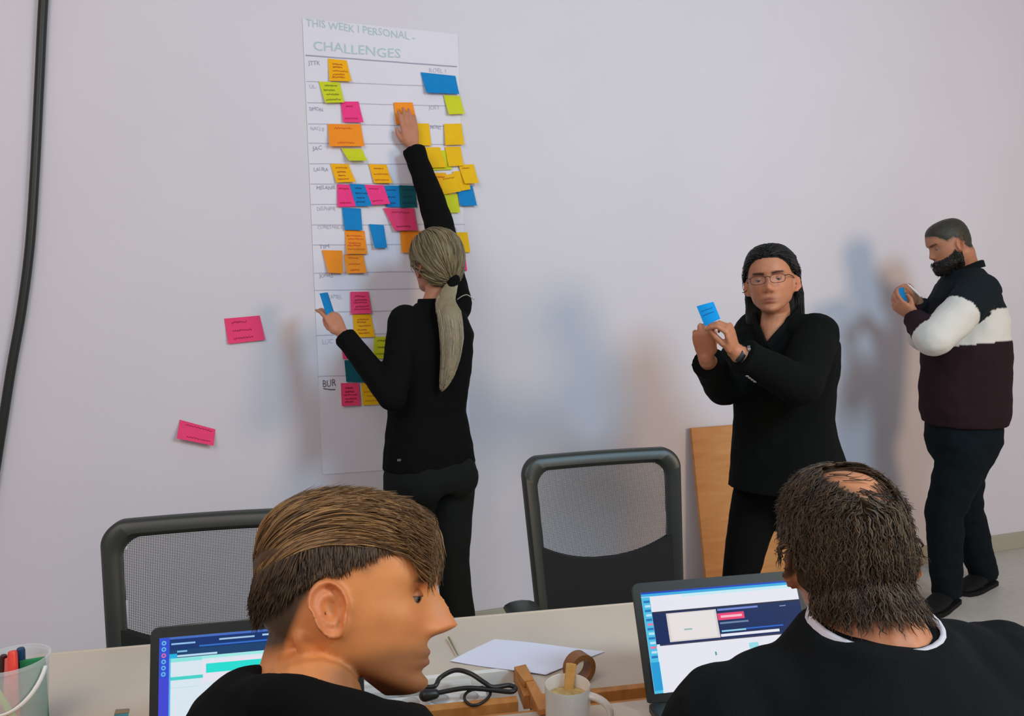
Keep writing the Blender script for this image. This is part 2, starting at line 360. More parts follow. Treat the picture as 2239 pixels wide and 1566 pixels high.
NOTES = [
 ([(717, 128), (758, 132), (768, 180), (720, 178)], 'amber', 'amber sticky note alone in the row just under the poster title', .012, 5),
 ([(697, 178), (743, 180), (752, 226), (711, 227)], 'lime', 'lime green sticky note with dark scribbles below the top amber note', .014, 4),
 ([(745, 222), (784, 222), (794, 269), (750, 268)], 'pink', 'pink sticky note touching the corner of the lime note near the poster top', .010, 2),
 ([(717, 271), (789, 272), (796, 321), (720, 322)], 'orange', 'wide orange sticky note under the uppermost pink note', .016, 2),
 ([(746, 324), (792, 326), (802, 353), (762, 354)], 'lime', 'curled pale lime note hanging under the wide orange note', .022, 0),
 ([(722, 358), (762, 359), (777, 399), (735, 400)], 'amber', 'amber sticky note above the pink and blue row, beside the row name', .014, 4),
 ([(806, 359), (845, 360), (857, 402), (818, 401)], 'amber', 'amber sticky note above the pink and blue row, apart from the row name', .014, 3),
 ([(737, 403), (767, 404), (778, 452), (738, 453)], 'pink', 'pink sticky note starting the row of overlapping pink and blue notes', .006, 2),
 ([(764, 402), (803, 404), (812, 451), (778, 452)], 'blue', 'blue sticky note between the two pink notes of the overlapping row', .010, 4),
 ([(797, 404), (839, 405), (852, 447), (812, 449)], 'pink', 'pink sticky note between the two blue notes of the overlapping row', .014, 2),
 ([(838, 406), (873, 406), (874, 453), (845, 453)], 'blue', 'blue sticky note beside the dark teal note in the overlapping row', .006, 3),
 ([(873, 405), (908, 406), (912, 453), (875, 455)], 'teal', 'dark teal sticky note ending the overlapping row at the raised sleeve', .004, 3),
 ([(748, 454), (789, 456), (792, 504), (753, 503)], 'blue', 'plain blue sticky note below the overlapping pink and blue row', .008, 0),
 ([(838, 455), (906, 456), (912, 504), (862, 505)], 'rose', 'wide rose sticky note below the dark teal note', .014, 2),
 ([(807, 490), (839, 492), (846, 542), (818, 543)], 'blue', 'narrow tilted blue sticky note between the orange notes', .012, 0),
 ([(754, 503), (797, 505), (803, 556), (757, 556)], 'orange', 'orange sticky note hanging directly below the plain blue note', .012, 5),
 ([(875, 505), (921, 505), (923, 553), (878, 553)], 'orange', 'orange sticky note half hidden behind the blond head', .008, 0),
 ([(704, 547), (748, 548), (750, 598), (718, 597)], 'orange', 'plain orange sticky note at the left margin of the poster', .014, 0),
 ([(752, 556), (795, 558), (801, 597), (758, 598)], 'orange', 'orange sticky note tucked under another orange note', .012, 3),
 ([(766, 638), (806, 638), (812, 685), (767, 687)], 'rose', 'rose sticky note above the amber one beside the lowered arm', .005, 5),
 ([(771, 688), (811, 687), (820, 737), (775, 738)], 'amber', 'amber sticky note with written lines just above the lowered forearm', .006, 5),
 ([(818, 737), (852, 736), (852, 785), (816, 783)], 'lime', 'lime sticky note between the lowered forearm and the black top', .006, 3),
 ([(747, 758), (787, 758), (789, 785), (750, 785)], 'rose', 'rose sticky note peeking out from under the lowered forearm', .003, 0),
 ([(753, 788), (797, 788), (800, 836), (757, 835)], 'teal', 'dark teal sticky note under the lowered forearm', .004, 0),
 ([(745, 838), (785, 838), (788, 886), (747, 888)], 'rose', 'rose sticky note in the lowest written row of the poster', .006, 5),
 ([(790, 838), (838, 838), (842, 884), (793, 886)], 'gold', 'gold sticky note in the lowest written row of the poster', .005, 4),
 ([(920, 158), (996, 166), (1003, 207), (931, 205)], 'blue', 'large blue note at the upper right of the poster', .014, 0),
 ([(970, 208), (1006, 210), (1015, 250), (980, 252)], 'lime', 'lime sticky note hanging under the large blue note', .012, 0),
 ([(898, 270), (938, 270), (943, 319), (902, 318)], 'gold', 'gold sticky note half covered by the raised hand', .006, 0),
 ([(971, 271), (1009, 270), (1014, 317), (973, 318)], 'gold', 'plain gold sticky note below the lime one at the poster edge', .008, 0),
 ([(958, 330), (978, 328), (988, 371), (946, 373)], 'lime', 'lime sticky note wedged between two gold notes', .004, 0),
 ([(927, 322), (962, 322), (975, 367), (935, 368)], 'gold', 'gold sticky note right beside the raised sleeve', .012, 0),
 ([(973, 321), (1007, 321), (1013, 363), (980, 365)], 'gold', 'gold sticky note above the jumbled cluster of gold notes', .010, 0),
 ([(943, 378), (975, 378), (985, 425), (950, 420)], 'amber', 'amber sticky note of the jumbled cluster, nearest the sleeve', .006, 1),
 ([(1000, 418), (1033, 405), (1042, 450), (1007, 451)], 'blue', 'blue sticky note sticking out beyond the poster edge', .006, 0),
 ([(950, 416), (970, 418), (976, 450), (956, 449)], 'pink', 'small pink sticky note below the jumbled gold cluster', .005, 0),
 ([(966, 424), (1000, 424), (1005, 465), (968, 467)], 'lime', 'lime sticky note below the jumbled gold cluster', .010, 0),
 ([(990, 375), (1022, 372), (1027, 415), (995, 420)], 'gold', 'gold sticky note overlapped inside the jumbled cluster', .010, 0),
 ([(962, 385), (998, 378), (1005, 420), (968, 426)], 'gold', 'gold sticky note in the middle of the jumbled cluster', .016, 1),
 ([(1003, 361), (1036, 359), (1044, 402), (1015, 403)], 'gold', 'gold sticky note jutting past the poster edge above the blue one', .020, 1),
 ([(983, 508), (1022, 508), (1028, 552), (988, 552)], 'gold', 'gold sticky note beside the blond head', .006, 0),
 ([(980, 555), (1017, 555), (1021, 592), (984, 591)], 'pink', 'pink sticky note just behind the blond head under a gold one', .005, 0),
 ([(861, 224), (902, 224), (912, 272), (866, 272)], 'orange', 'orange sticky note being pressed on by the raised hand', .003, 0),
]
for i, (cs, c, lab, lift, ln) in enumerate(NOTES):
    note(cs, c, lab, lift, ln, 'sticky notes on the poster', base=0.006 + 0.0012 * (i % 5), seed=i, side=random.uniform(-.5, .5))
note([(490, 697), (568, 690), (580, 743), (499, 752)], 'rose', 'pink paper note with dark scribble stuck flat on the bare wall', .010, 3, 'notes on the bare wall', base=0.002, seed=71)
note([(393, 918), (471, 939), (468, 972), (388, 956)], 'rose', 'pink note curling far off the wall, lowest of the wall notes', .030, 2, 'notes on the bare wall', base=0.002, seed=72, curl=1.3)

# ------------------------------------------------------------------ leaning board
bw = wood_mat('plywood_board', c8(190, 128, 70), c8(204, 146, 88), (2, 2, 14))
tl = onw(1507, 936, 0.012); g = Geo()
h = tl.z; wv = WU * 0.50
p0 = tl; p1 = tl + wv; q0 = V(tl.x, tl.y, 0) + WN * 0.10 + WU * 0.03; q1 = q0 + wv
g.prism([q0, q1, p1, p0], -WN * -0.018)
mk('leaning_board', g, bw, bevel=0.001, label='light brown wooden panel leaning against the wall', cat='board')

# ------------------------------------------------------------------ tables
TH = radians(9.5); TA = V(cos(TH), sin(TH), 0); TB = V(-sin(TH), cos(TH), 0)
TR = Matrix((TA, TB, V(0, 0, 1))).transposed()
def T(s, t, z): return TA * s + TB * t + V(0, 0, z)
def tbox(g, s0, s1, t0, t1, z0, z1): g.box(T((s0 + s1) / 2, (t0 + t1) / 2, (z0 + z1) / 2), ((s1 - s0) / 2, (t1 - t0) / 2, (z1 - z0) / 2), TR)
table_m = mat('table_laminate', (0.62, 0.53, 0.42), 0.42, var=0.03, scale=6)
ply = wood_mat('plywood_edge', c8(176, 112, 48), c8(206, 140, 70), (20, 8, 8))
steel = mat('grey_steel', (0.25, 0.25, 0.26), 0.4, metal=0.8)
white_pl = mat('white_plastic', (0.80, 0.78, 0.72), 0.4)
TZ = 0.74
te = empty('meeting_table', T(-0.2, 1.45, 0), 'beige meeting table with plywood edge and a cable opening, far half', 'table')
HS0, HS1, HT0, HT1 = -0.11, 0.222, 1.288, 1.375
g = Geo()
for a in ((-1.45, 0.93, HT1 + .012, 1.63), (-1.45, HS0 - .012, 1.278, HT1 + .012), (HS1 + .012, 0.93, 1.278, HT1 + .012)):
    tbox(g, *a, TZ - 0.022, TZ)
mk('tabletop', g, table_m, te)
for nm, a in (('edge_strip', (-1.45, -0.035, 1.260, 1.278)), ('edge_strip', (-0.028, 0.21, 1.260, 1.280)), ('edge_strip', (0.235, 0.93, 1.262, 1.278)), ('edge_strip', (-1.45, .93, 1.63, 1.636)), ('opening_edge', (HS1, HS1 + .012, HT0 - .01, HT1 + .012)), ('opening_edge', (HS0 - .012, HS0, HT0 - .01, HT1 + .012)), ('opening_edge', (HS0, HS1, HT1, HT1 + .012))):
    g = Geo(); tbox(g, *a, TZ - 0.024, TZ + (0.0015 if 'strip' in nm else 0.001)); mk(nm, g, white_pl if a[2] == HT1 else table_m if a[2] == 1.63 else ply, te, bevel=0.001)
g = Geo(); tbox(g, HS0, HS1, HT0 - .005, HT1, TZ - 0.075, TZ - 0.070); tbox(g, HS0, HS1, HT0 - .012, HT0 - .008, TZ - 0.075, TZ - 0.03); mk('cable_tray', g, white_pl, te)
for s in (-1.38, 0.86):
    for t in (1.32, 1.50):
        g = Geo(); tbox(g, s - .02, s + .02, t - .02, t + .02, 0, TZ - .022); mk('leg', g, steel, te, bevel=.003)
te2 = empty('meeting_table', T(-0.2, 1.08, 0), 'beige meeting table carrying the two open laptops, near half', 'table')
g = Geo(); tbox(g, -1.45, 0.93, .95, 1.228, TZ - .022, TZ - .002); mk('tabletop', g, table_m, te2)
for a in ((-1.45, .93, 1.228, 1.234), (-1.45, .93, .944, .95)):
    g = Geo(); tbox(g, *a, TZ - .022, TZ - .002); mk('edge_strip', g, ply, te2)
for s in (-1.38, 0.86):
    for t in (.98, 1.19):
        g = Geo(); tbox(g, s - .02, s + .02, t - .02, t + .02, 0, TZ - .022); mk('leg', g, steel, te2, bevel=.003)

# power strip in the opening
pse = empty('power_strip', T(0.03, 1.33, TZ - .07), 'white power strip lying in the cable opening of the table', 'power strip')
g = Geo(); tbox(g, -0.10, 0.165, 1.298, 1.350, TZ - .070, TZ - .014); mk('body', g, white_pl, pse, bevel=.006)
for k in range(5):
    g = Geo(); c = T(-0.075 + k * 0.052, 1.324, TZ - .0135); rr = []
    for rad_, zz in ((.017, 0), (.015, .001), (.0135, -.001)):
        rr.append([c + TA * rad_ * cos(q * pi / 8) + TB * rad_ * sin(q * pi / 8) + V(0, 0, zz) for q in range(16)])
    g.loft(rr); mk('socket', g, mat('socket_grey', (0.55, 0.53, 0.48), 0.5), pse, smooth=True, autos=40)
g = Geo(); tbox(g, -0.10, 0.14, 1.353, 1.372, TZ - .070, TZ - .004); mk('trunking', g, mat('trunk_grey', (0.62, 0.61, 0.58), .5), pse, bevel=.002)

# black cable
def tz(x, y, z=TZ): return onz(x, y, z)
def cable(name, px, z, r, label, m=None):
    zs = z if isinstance(z, (list, tuple)) else [z] * len(px)
    p = smooth_path([onz(x, y, q) for (x, y), q in zip(px, zs)], 7)
    g = Geo(); g.tube(p, [r] * len(p), n=10); return mk(name, g, m or mat('black_cable', (0.012, 0.013, 0.012), 0.4), smooth=True, label=label, cat='cable')
cb = cable('power_cable', [(905, 1500), (948, 1502), (963, 1482), (995, 1466), (1028, 1473), (1058, 1492), (1078, 1503), (1112, 1499), (1127, 1505), (1117, 1513), (1075, 1509), (1020, 1505), (960, 1515), (925, 1523)],
      [TZ + .010, TZ + .012, TZ + .02, TZ + .03, TZ + .03, TZ + .02, TZ + .012, TZ + .008, TZ + .006, TZ + .006, TZ + .009, TZ + .011, TZ + .008, TZ + .006], 0.0042, 'thick black power cable looping over the table opening')
g = Geo(); g.tube([onz(930, 1521, TZ + .008), onz(950, 1518, TZ + .008)], [.011, .009], n=10); mk('plug', g, mat('black_cable', (0, 0, 0)), cb, smooth=True)
cable('thin_cable', [(1052, 1509), (1032, 1509), (1018, 1518), (1016, 1530), (1028, 1541), (1045, 1541), (1062, 1531), (1072, 1518), (1069, 1508), (1060, 1506)], TZ + .004, 0.0026, 'thin black cable coiled in a small ring on the power strip')
g = Geo(); g.tube([onz(981, 1394, TZ + .006), onz(1000, 1431, TZ + .005)], [.0022, .0012], n=8); g.tube([onz(1000, 1431, TZ + .005), onz(1001.5, 1434, TZ + .004)], [.0012, .0003], n=8)
mk('pencil', g, mat('olive_pencil', (0.23, 0.20, 0.08), .5), smooth=True, label='thin olive pencil lying on the table beside the paper', cat='pencil')

# sheet of paper
g = Geo(); pc = [onz(x, y, TZ + .0015) for x, y in ((1082, 1399), (1323, 1425), (1193, 1478), (984, 1447))]
rows = [[pc[0].lerp(pc[1], i / 6).lerp(pc[3].lerp(pc[2], i / 6), j / 6) + V(0, 0, .0012 * sin(i * .9 + j * .5) + .0012) for i in range(7)] for j in range(7)]
g.grid(rows, False); g.grid([[p - V(0, 0, .0008) for p in r] for r in rows], False)
mk('paper_sheet', g, mat('white_paper', (0.78, 0.77, 0.86), .7), smooth=True, recalc=False, label='blank white sheet of paper lying across the table', cat='paper')
def flat(name, px, z, m, label, cat):
    g = Geo(); g.prism([onz(x, y, z) for x, y in px], (0, 0, .0012)); return mk(name, g, m, label=label, cat=cat)
flat('paper_sheet', [(284, 1556), (352, 1546), (362, 1600), (272, 1612)], TZ - .0015, mat('white_paper', (0, 0, 0)), 'white paper sheet peeking out beside the laptop edge', 'paper')
pf = flat('printed_card', [(253, 1553), (283, 1551), (276, 1590), (243, 1592)], TZ - .0005, mat('card_teal', c8(60, 135, 145), .5, var=.3, scale=60), 'small teal and brown printed card by the laptop', 'card')
flat_b = Geo(); flat_b.prism([onz(x, y, TZ + .0008) for x, y in ((253, 1553), (283, 1551), (281, 1559), (250, 1562))], (0, 0, .0005)); mk('card_print', flat_b, mat('card_brown', c8(150, 125, 95), .6), pf)

# mug
mc = P(1241, 1500, 1.205); mz0 = TZ - .002; mc = V(mc.x, mc.y, 0)
me_ = empty('coffee_mug', mc + V(0, 0, mz0), 'white coffee mug with a wooden stirrer on the near table', 'mug')
prof = [(.0, .0), (.029, .0), (.0325, .004), (.0345, .03), (.0355, .087), (.0348, .0895), (.0335, .088), (.0325, .03), (.030, .008), (0.001, .007)]
g = Geo(); g.loft([[mc + V(max(r, .0005) * cos(q * pi / 18), max(r, .0005) * sin(q * pi / 18), mz0 + z) for q in range(36)] for r, z in prof])
cer = mat('white_ceramic', (0.86, 0.80, 0.70), 0.25, coat=.3)
mk('body', g, cer, me_, smooth=True, autos=60)
hd = (rt * 0.95 + V(0, -.3, 0)); hd.z = 0; hd.normalize()
hp = [mc + hd * (.033 + .034 * sin(pi * k / 14) ** .7) + V(0, 0, mz0 + .076 - .056 * k / 14 + .004 * sin(2 * pi * k / 14)) for k in range(15)]
g = Geo(); g.tube(hp, [(.0075, .0052)] * 15, side=hd.cross(V(0, 0, 1)), n=12); mk('handle', g, cer, me_, smooth=True)
g = Geo(); g.loft([[mc + V(r * cos(q * pi / 12), r * sin(q * pi / 12), mz0 + z) for q in range(24)] for r, z in ((.0325, .069), (.02, .0705), (.001, .0705))], cap0=False)
mk('coffee', g, mat('coffee_foam', c8(205, 175, 110), .5, var=.25, scale=90), me_, smooth=True)
g = Geo(); sp0 = mc + V(-.004, .006, mz0 + .02); sp1 = P(1249, 1452, 1.235)
g.tube([sp0, sp0.lerp(sp1, .6), sp1], [(.0065, .0012), (.0075, .0012), (.0085, .0012)], side=rt, n=10)
mk('wooden_stirrer', g, wood_mat('birch', c8(205, 150, 70), c8(225, 175, 95)), smooth=True, label='flat wooden stirrer standing in the coffee mug', cat='stirrer')
# tape roll behind the mug
trc = onz(1268, 1500, TZ); trc += V(0.0, 0.01, .028); ax = (TA * .35 - TB * .94).normalized()
g = Geo(); sx = ax.cross(V(0, 0, 1)).normalized(); rr = []
for r_, d_ in ((.0275, -.012), (.0275, .012), (.018, .012), (.018, -.012), (.0275, -.012)):
    rr.append([trc + ax * d_ + sx * r_ * cos(q * pi / 16) + V(0, 0, r_ * sin(q * pi / 16)) for q in range(32)])
g.loft(rr, False, False); mk('tape_roll', g, mat('brown_tape', c8(140, 90, 45), .35), smooth=True, autos=40, label='roll of brown packing tape standing behind the mug', cat='tape')
# wooden offcuts beside opening
g = Geo(); g.prism([onz(x, y, TZ + .002) for x, y in ((1124, 1472), (1150, 1466), (1168, 1500), (1146, 1503))], (0, 0, .012)); mk('wood_offcut', g, ply, bevel=.001, label='short wooden offcut at the corner of the table opening', cat='wood')
g = Geo(); g.prism([onz(x, y, TZ + .002) for x, y in ((1150, 1503), (1170, 1500), (1203, 1560), (1178, 1566))], (0, 0, .010)); mk('wood_offcut', g, ply, bevel=.001, label='longer wooden offcut lying between the opening and the mug', cat='wood')

# pen bucket
bc = P(26, 1440, 1.25); bz0 = TZ - .002; bc = V(bc.x, bc.y, 0); BH = P(26, 1440, 1.25).z - bz0
be = empty('pen_bucket', bc + V(0, 0, bz0), 'translucent plastic bucket with a white handle holding pens', 'bucket')
g = Geo(); g.loft([[bc + V(max(r, .001) * cos(q * pi / 20), max(r, .001) * sin(q * pi / 20), bz0 + z) for q in range(40)] for r, z in ((.001, 0), (.041, 0), (.0435, .004), (.052, BH - .006), (.055, BH - .005), (.055, BH), (.051, BH), (.0425, .006), (.001, .004))])
mk('shell', g, mat('frosted_plastic', (0.78, 0.84, 0.82), .25, alpha=.32, spec=.5), be, smooth=True, autos=50)
hpth = [bc + V(.057 * cos(q), -.057 * abs(sin(q)) * .75 - .006, bz0 + BH - .012 - .058 * abs(sin(q))) for q in [pi + pi * k / 24 for k in range(25)]]
g = Geo(); g.tube(hpth, [(.0035, .002)] * 25, n=8); mk('handle', g, white_pl, be, smooth=True)
def pen(p0, p1, r, c, label, capc=None, name='marker_pen'):
    p0, p1 = Vector(p0), Vector(p1); d = (p1 - p0).normalized(); o = empty(name, p0, label, 'pen', 'pens in the bucket')
    g = Geo(); g.tube([p0, p0 + (p1 - p0) * .68], [r, r], n=12, round0=True, round1=False); mk('barrel', g, mat('pen_' + '_'.join('%.2f' % x for x in c), c, .4), o, smooth=True, autos=50)
    cc = capc or c
    g = Geo(); g.tube([p0 + (p1 - p0) * .68, p1 - d * .004, p1], [r * 1.12, r * 1.1, r * .9], n=12, round0=False, round1=False); mk('cap', g, mat('pen_' + '_'.join('%.2f' % x for x in cc), cc, .4), o, smooth=True, autos=50)
bb = bz0 + .006
pen(bc + V(.012, -.02, bb), P(27, 1424, 1.245), .0065, c8(235, 70, 55), 'red marker pen leaning in the bucket')
pen(bc + V(-.005, .025, bb), P(45, 1418, 1.265), .0060, c8(15, 60, 95), 'navy blue marker pen leaning in the bucket')
pen(bc + V(-.03, .0, bb), P(8, 1433, 1.25), .005, c8(60, 25, 15), 'dark brown pen low in the bucket')
pen(bc + V(.030, -.022, bb), bc + V(-.008, -.036, bz0 + BH - .028), .0048, c8(185, 205, 40), 'yellow green marker slanting across inside the bucket')
g = Geo(); rr = Matrix.Rotation(radians(-14), 3, 'Z'); g.box(bc + V(-.022, .004, bz0 + BH - .035), (.027, .004, .036), rr); mk('note_pad', g, mat('pad_pink', c8(238, 110, 110), .7), label='pink note pad standing in the bucket', cat='note pad', bevel=.001)
g = Geo(); g.box(bc + V(.022, .017, bz0 + .062), (.018, .003, .055), Matrix.Rotation(radians(20), 3, 'Z')); mk('note_pad', g, mat('pad_green', c8(35, 135, 80), .7), label='green paper pad standing in the bucket', cat='note pad', bevel=.001)
g = Geo(); g.box(bc + V(-.012, -.012, bz0 + .030), (.018, .004, .024), Matrix.Rotation(radians(-10), 3, 'Z')); mk('eraser', g, mat('eraser_red', c8(190, 50, 50), .6), label='dark red eraser block at the bottom of the bucket', cat='eraser', bevel=.003)

# ------------------------------------------------------------------ laptops
lap_m = mat('laptop_black', (0.018, 0.022, 0.020), 0.45)
key_m = mat('laptop_keys', (0.01, 0.011, 0.011), 0.5)
scr_m = mat('laptop_screen', (0, 0, 0), 0.3, attr=True, emit=0.85, spec=.2)
for _l in list(scr_m.node_tree.links):
    if _l.to_socket.name == 'Base Color': scr_m.node_tree.links.remove(_l)
scr_m.node_tree.nodes['Principled BSDF'].inputs['Base Color'].default_value = (.01, .01, .01, 1)
def laptop(bl, width, L, tilt, D, rects, label, yaw=0.0):
    ta = Matrix.Rotation(yaw, 3, 'Z') @ TA; tb = Matrix.Rotation(yaw, 3, 'Z') @ TB
    o = empty('laptop', bl, label, 'laptop')
    R3 = Matrix((ta, tb, V(0, 0, 1))).transposed()
    g = Geo(); g.box(bl + ta * (width / 2) - tb * (D / 2) + V(0, 0, .008), (width / 2, D / 2, .008), R3); base = mk('base', g, lap_m, o, bevel=.004)
    for r in range(5):
        n = 14
        for k in range(n):
            g = Geo(); g.box(bl + ta * (width * (.06 + .88 * (k + .5) / n)) - tb * (D * (.14 + .085 * r)) + V(0, 0, .0165), (width * .88 / n * .42, D * .034, .001), R3); mk('key', g, key_m, base)
    g = Geo(); g.box(bl + ta * (width * .5) - tb * (D * .78) + V(0, 0, .0163), (width * .16, D * .14, .0006), R3); mk('touchpad', g, mat('touchpad', (0.03, 0.032, 0.032), .35), base)
    ld = (tb * sin(tilt) + V(0, 0, cos(tilt))); ln = ta.cross(ld).normalized()   # lid normal faces the viewer side
    if ln.dot(tb) > 0: ln = -ln
    b0 = bl + V(0, 0, .014)
    # rounded lid outline
    rc = .012; poly = []
    for cx, cy, a0 in ((rc, rc * .3, pi), (width - rc, rc * .3, 1.5 * pi), (width - rc, L - rc, 0), (rc, L - rc, pi / 2)):
        for k in range(5):
            a = a0 + k * pi / 8; poly.append((cx + rc * cos(a), cy + (rc * .3 if cy < rc else rc) * sin(a)))
    g = Geo(); g.prism([b0 + ta * x + ld * y for x, y in poly], -ln * .007); lid = mk('lid', g, lap_m, o, bevel=.001)
    sx0, sx1, sy0, sy1 = width * .042, width * .958, L * .075, L * .915
    g = Geo()
    def S(u, v, k): return b0 + ta * (sx0 + (sx1 - sx0) * u) + ld * (sy1 - (sy1 - sy0) * v) + ln * (.0006 + .00012 * k)
    for k, (u0, v0, u1, v1, c) in enumerate(rects):
        c = c8(*c)
        if u1 == 'dot':
            r_ = v1; asp = (sx1 - sx0) / (sy1 - sy0); b = len(g.v)
            for q in range(14): g.v.append(S(u0 + r_ / asp * cos(q * pi / 7), v0 + r_ * sin(q * pi / 7), k)); g.c.append(c)
            g.f.append(tuple(range(b, b + 14)))
        else: g.quad(S(u0, v0, k), S(u1, v0, k), S(u1, v1, k), S(u0, v1, k), c)
    sc = mk('screen', g, scr_m, lid, recalc=False)
    g = Geo()
    for x in (.2, .8): g.tube([bl + ta * (width * x - .02) + V(0, .0, .014), bl + ta * (width * x + .02) + V(0, 0, .014)], [.005, .005], n=8, round0=False, round1=False)
    mk('hinge', g, lap_m, o, smooth=True, autos=40)
    return o
W_, CY, NV = (236, 236, 246), (70, 190, 235), (18, 42, 92)
R2 = [(0, 0, 1, 1, W_), (0, 0, 1, .045, (60, 175, 230)), (0, 0, 1, .018, (30, 70, 190)), (.25, .045, 1, .075, (200, 240, 250)), (0, .05, .052, 1, (80, 195, 235)), (0.052, .205, 1, .222, (40, 45, 70)), (.052, .222, 1, .535, NV), (.052, .535, 1, .548, (60, 60, 85)),
      (.137, .232, .452, .520, (222, 214, 212)), (.15, .242, .438, .505, (236, 230, 230)), (.235, .40, .285, .415, (150, 190, 185)), (.46, .232, .72, .252, (120, 140, 215)), (.455, .278, .625, .348, (238, 70, 120)), (.475, .302, .61, .325, (250, 190, 205)), (.462, .37, .645, .388, (110, 135, 170)),
      (.465, .452, .62, .468, (150, 215, 240)), (.62, .447, .86, .462, (40, 100, 200)), (.455, .488, .83, .515, (238, 238, 248)), (.86, .255, .90, .262, (170, 180, 220)), (.40, .655, .41, .69, (60, 160, 160)), (.62, .60, .68, .66, (150, 225, 235)), (0, .70, .052, .97, (40, 160, 220)), (.052, .53, .07, 1, (225, 240, 250))]
for k in range(13): R2.append((.008 + .004 * (k % 2), .085 + k * .046, .046, .108 + k * .046, (225, 130, 170) if k in (5, 10) else ((190, 232, 248) if k % 2 else (40, 120, 190))))
R2.append((.93, .478, .985, .525, (110, 200, 235)))
laptop(V(0.213, 1.236, TZ), 0.315, 0.192, radians(25), .215, R2, 'open dark laptop showing a web page with a white thumbnail, before the balding man')
R1 = [(0, 0, 1, 1, (222, 236, 246)), (0, 0, 1, .185, (14, 52, 112)), (0, 0, .62, .02, (70, 110, 200)), (.0, .09, .052, 1, (66, 72, 214)), (0, 0, .052, .36, (50, 80, 210)), (.052, .115, 1, .19, (24, 66, 112)), (.09, .165, .29, .183, (190, 225, 245)),
      (.06, .055, .18, .07, (150, 195, 240)), (.30, .045, .48, .06, (170, 205, 235)), (.52, .038, .72, .055, (170, 210, 235)), (.80, .03, .98, .05, (70, 140, 230)), (.20, .09, .60, .105, (50, 110, 200)), (.09, .125, .14, .14, (130, 190, 230)), (.052, .15, .09, .19, (30, 180, 230)),
      (.052, .19, .215, .225, (140, 235, 230)), (.215, .19, 1, .215, (160, 240, 235)), (.215, .235, .86, .43, (236, 232, 246)), (.235, .262, .565, .345, (40, 226, 215)), (.052, .355, .22, .385, (70, 215, 205)), (.60, .22, .90, .24, (190, 235, 240)), (.06, .45, .2, .455, (190, 225, 235)),
      (.62, .305, 'dot', .028, (45, 200, 200)), (.62, .405, 'dot', .028, (45, 200, 200)), (.052, .19, .06, 1, (90, 180, 240)), (.30, .47, .95, .75, (150, 230, 238)), (.45, .52, .98, .70, (90, 200, 215))]
for k in range(6): R1.append((.026, .045 + k * .055, 'dot', .021, (228, 110, 160) if k == 2 else (110, 190, 240))); R1.append((.026, .045 + k * .055, 'dot', .011, (60, 100, 215)))
laptop(V(-0.548, 1.10, TZ - .002), 0.315, 0.192, radians(14), .20, R1, 'open dark laptop showing a teal app window, before the young man')

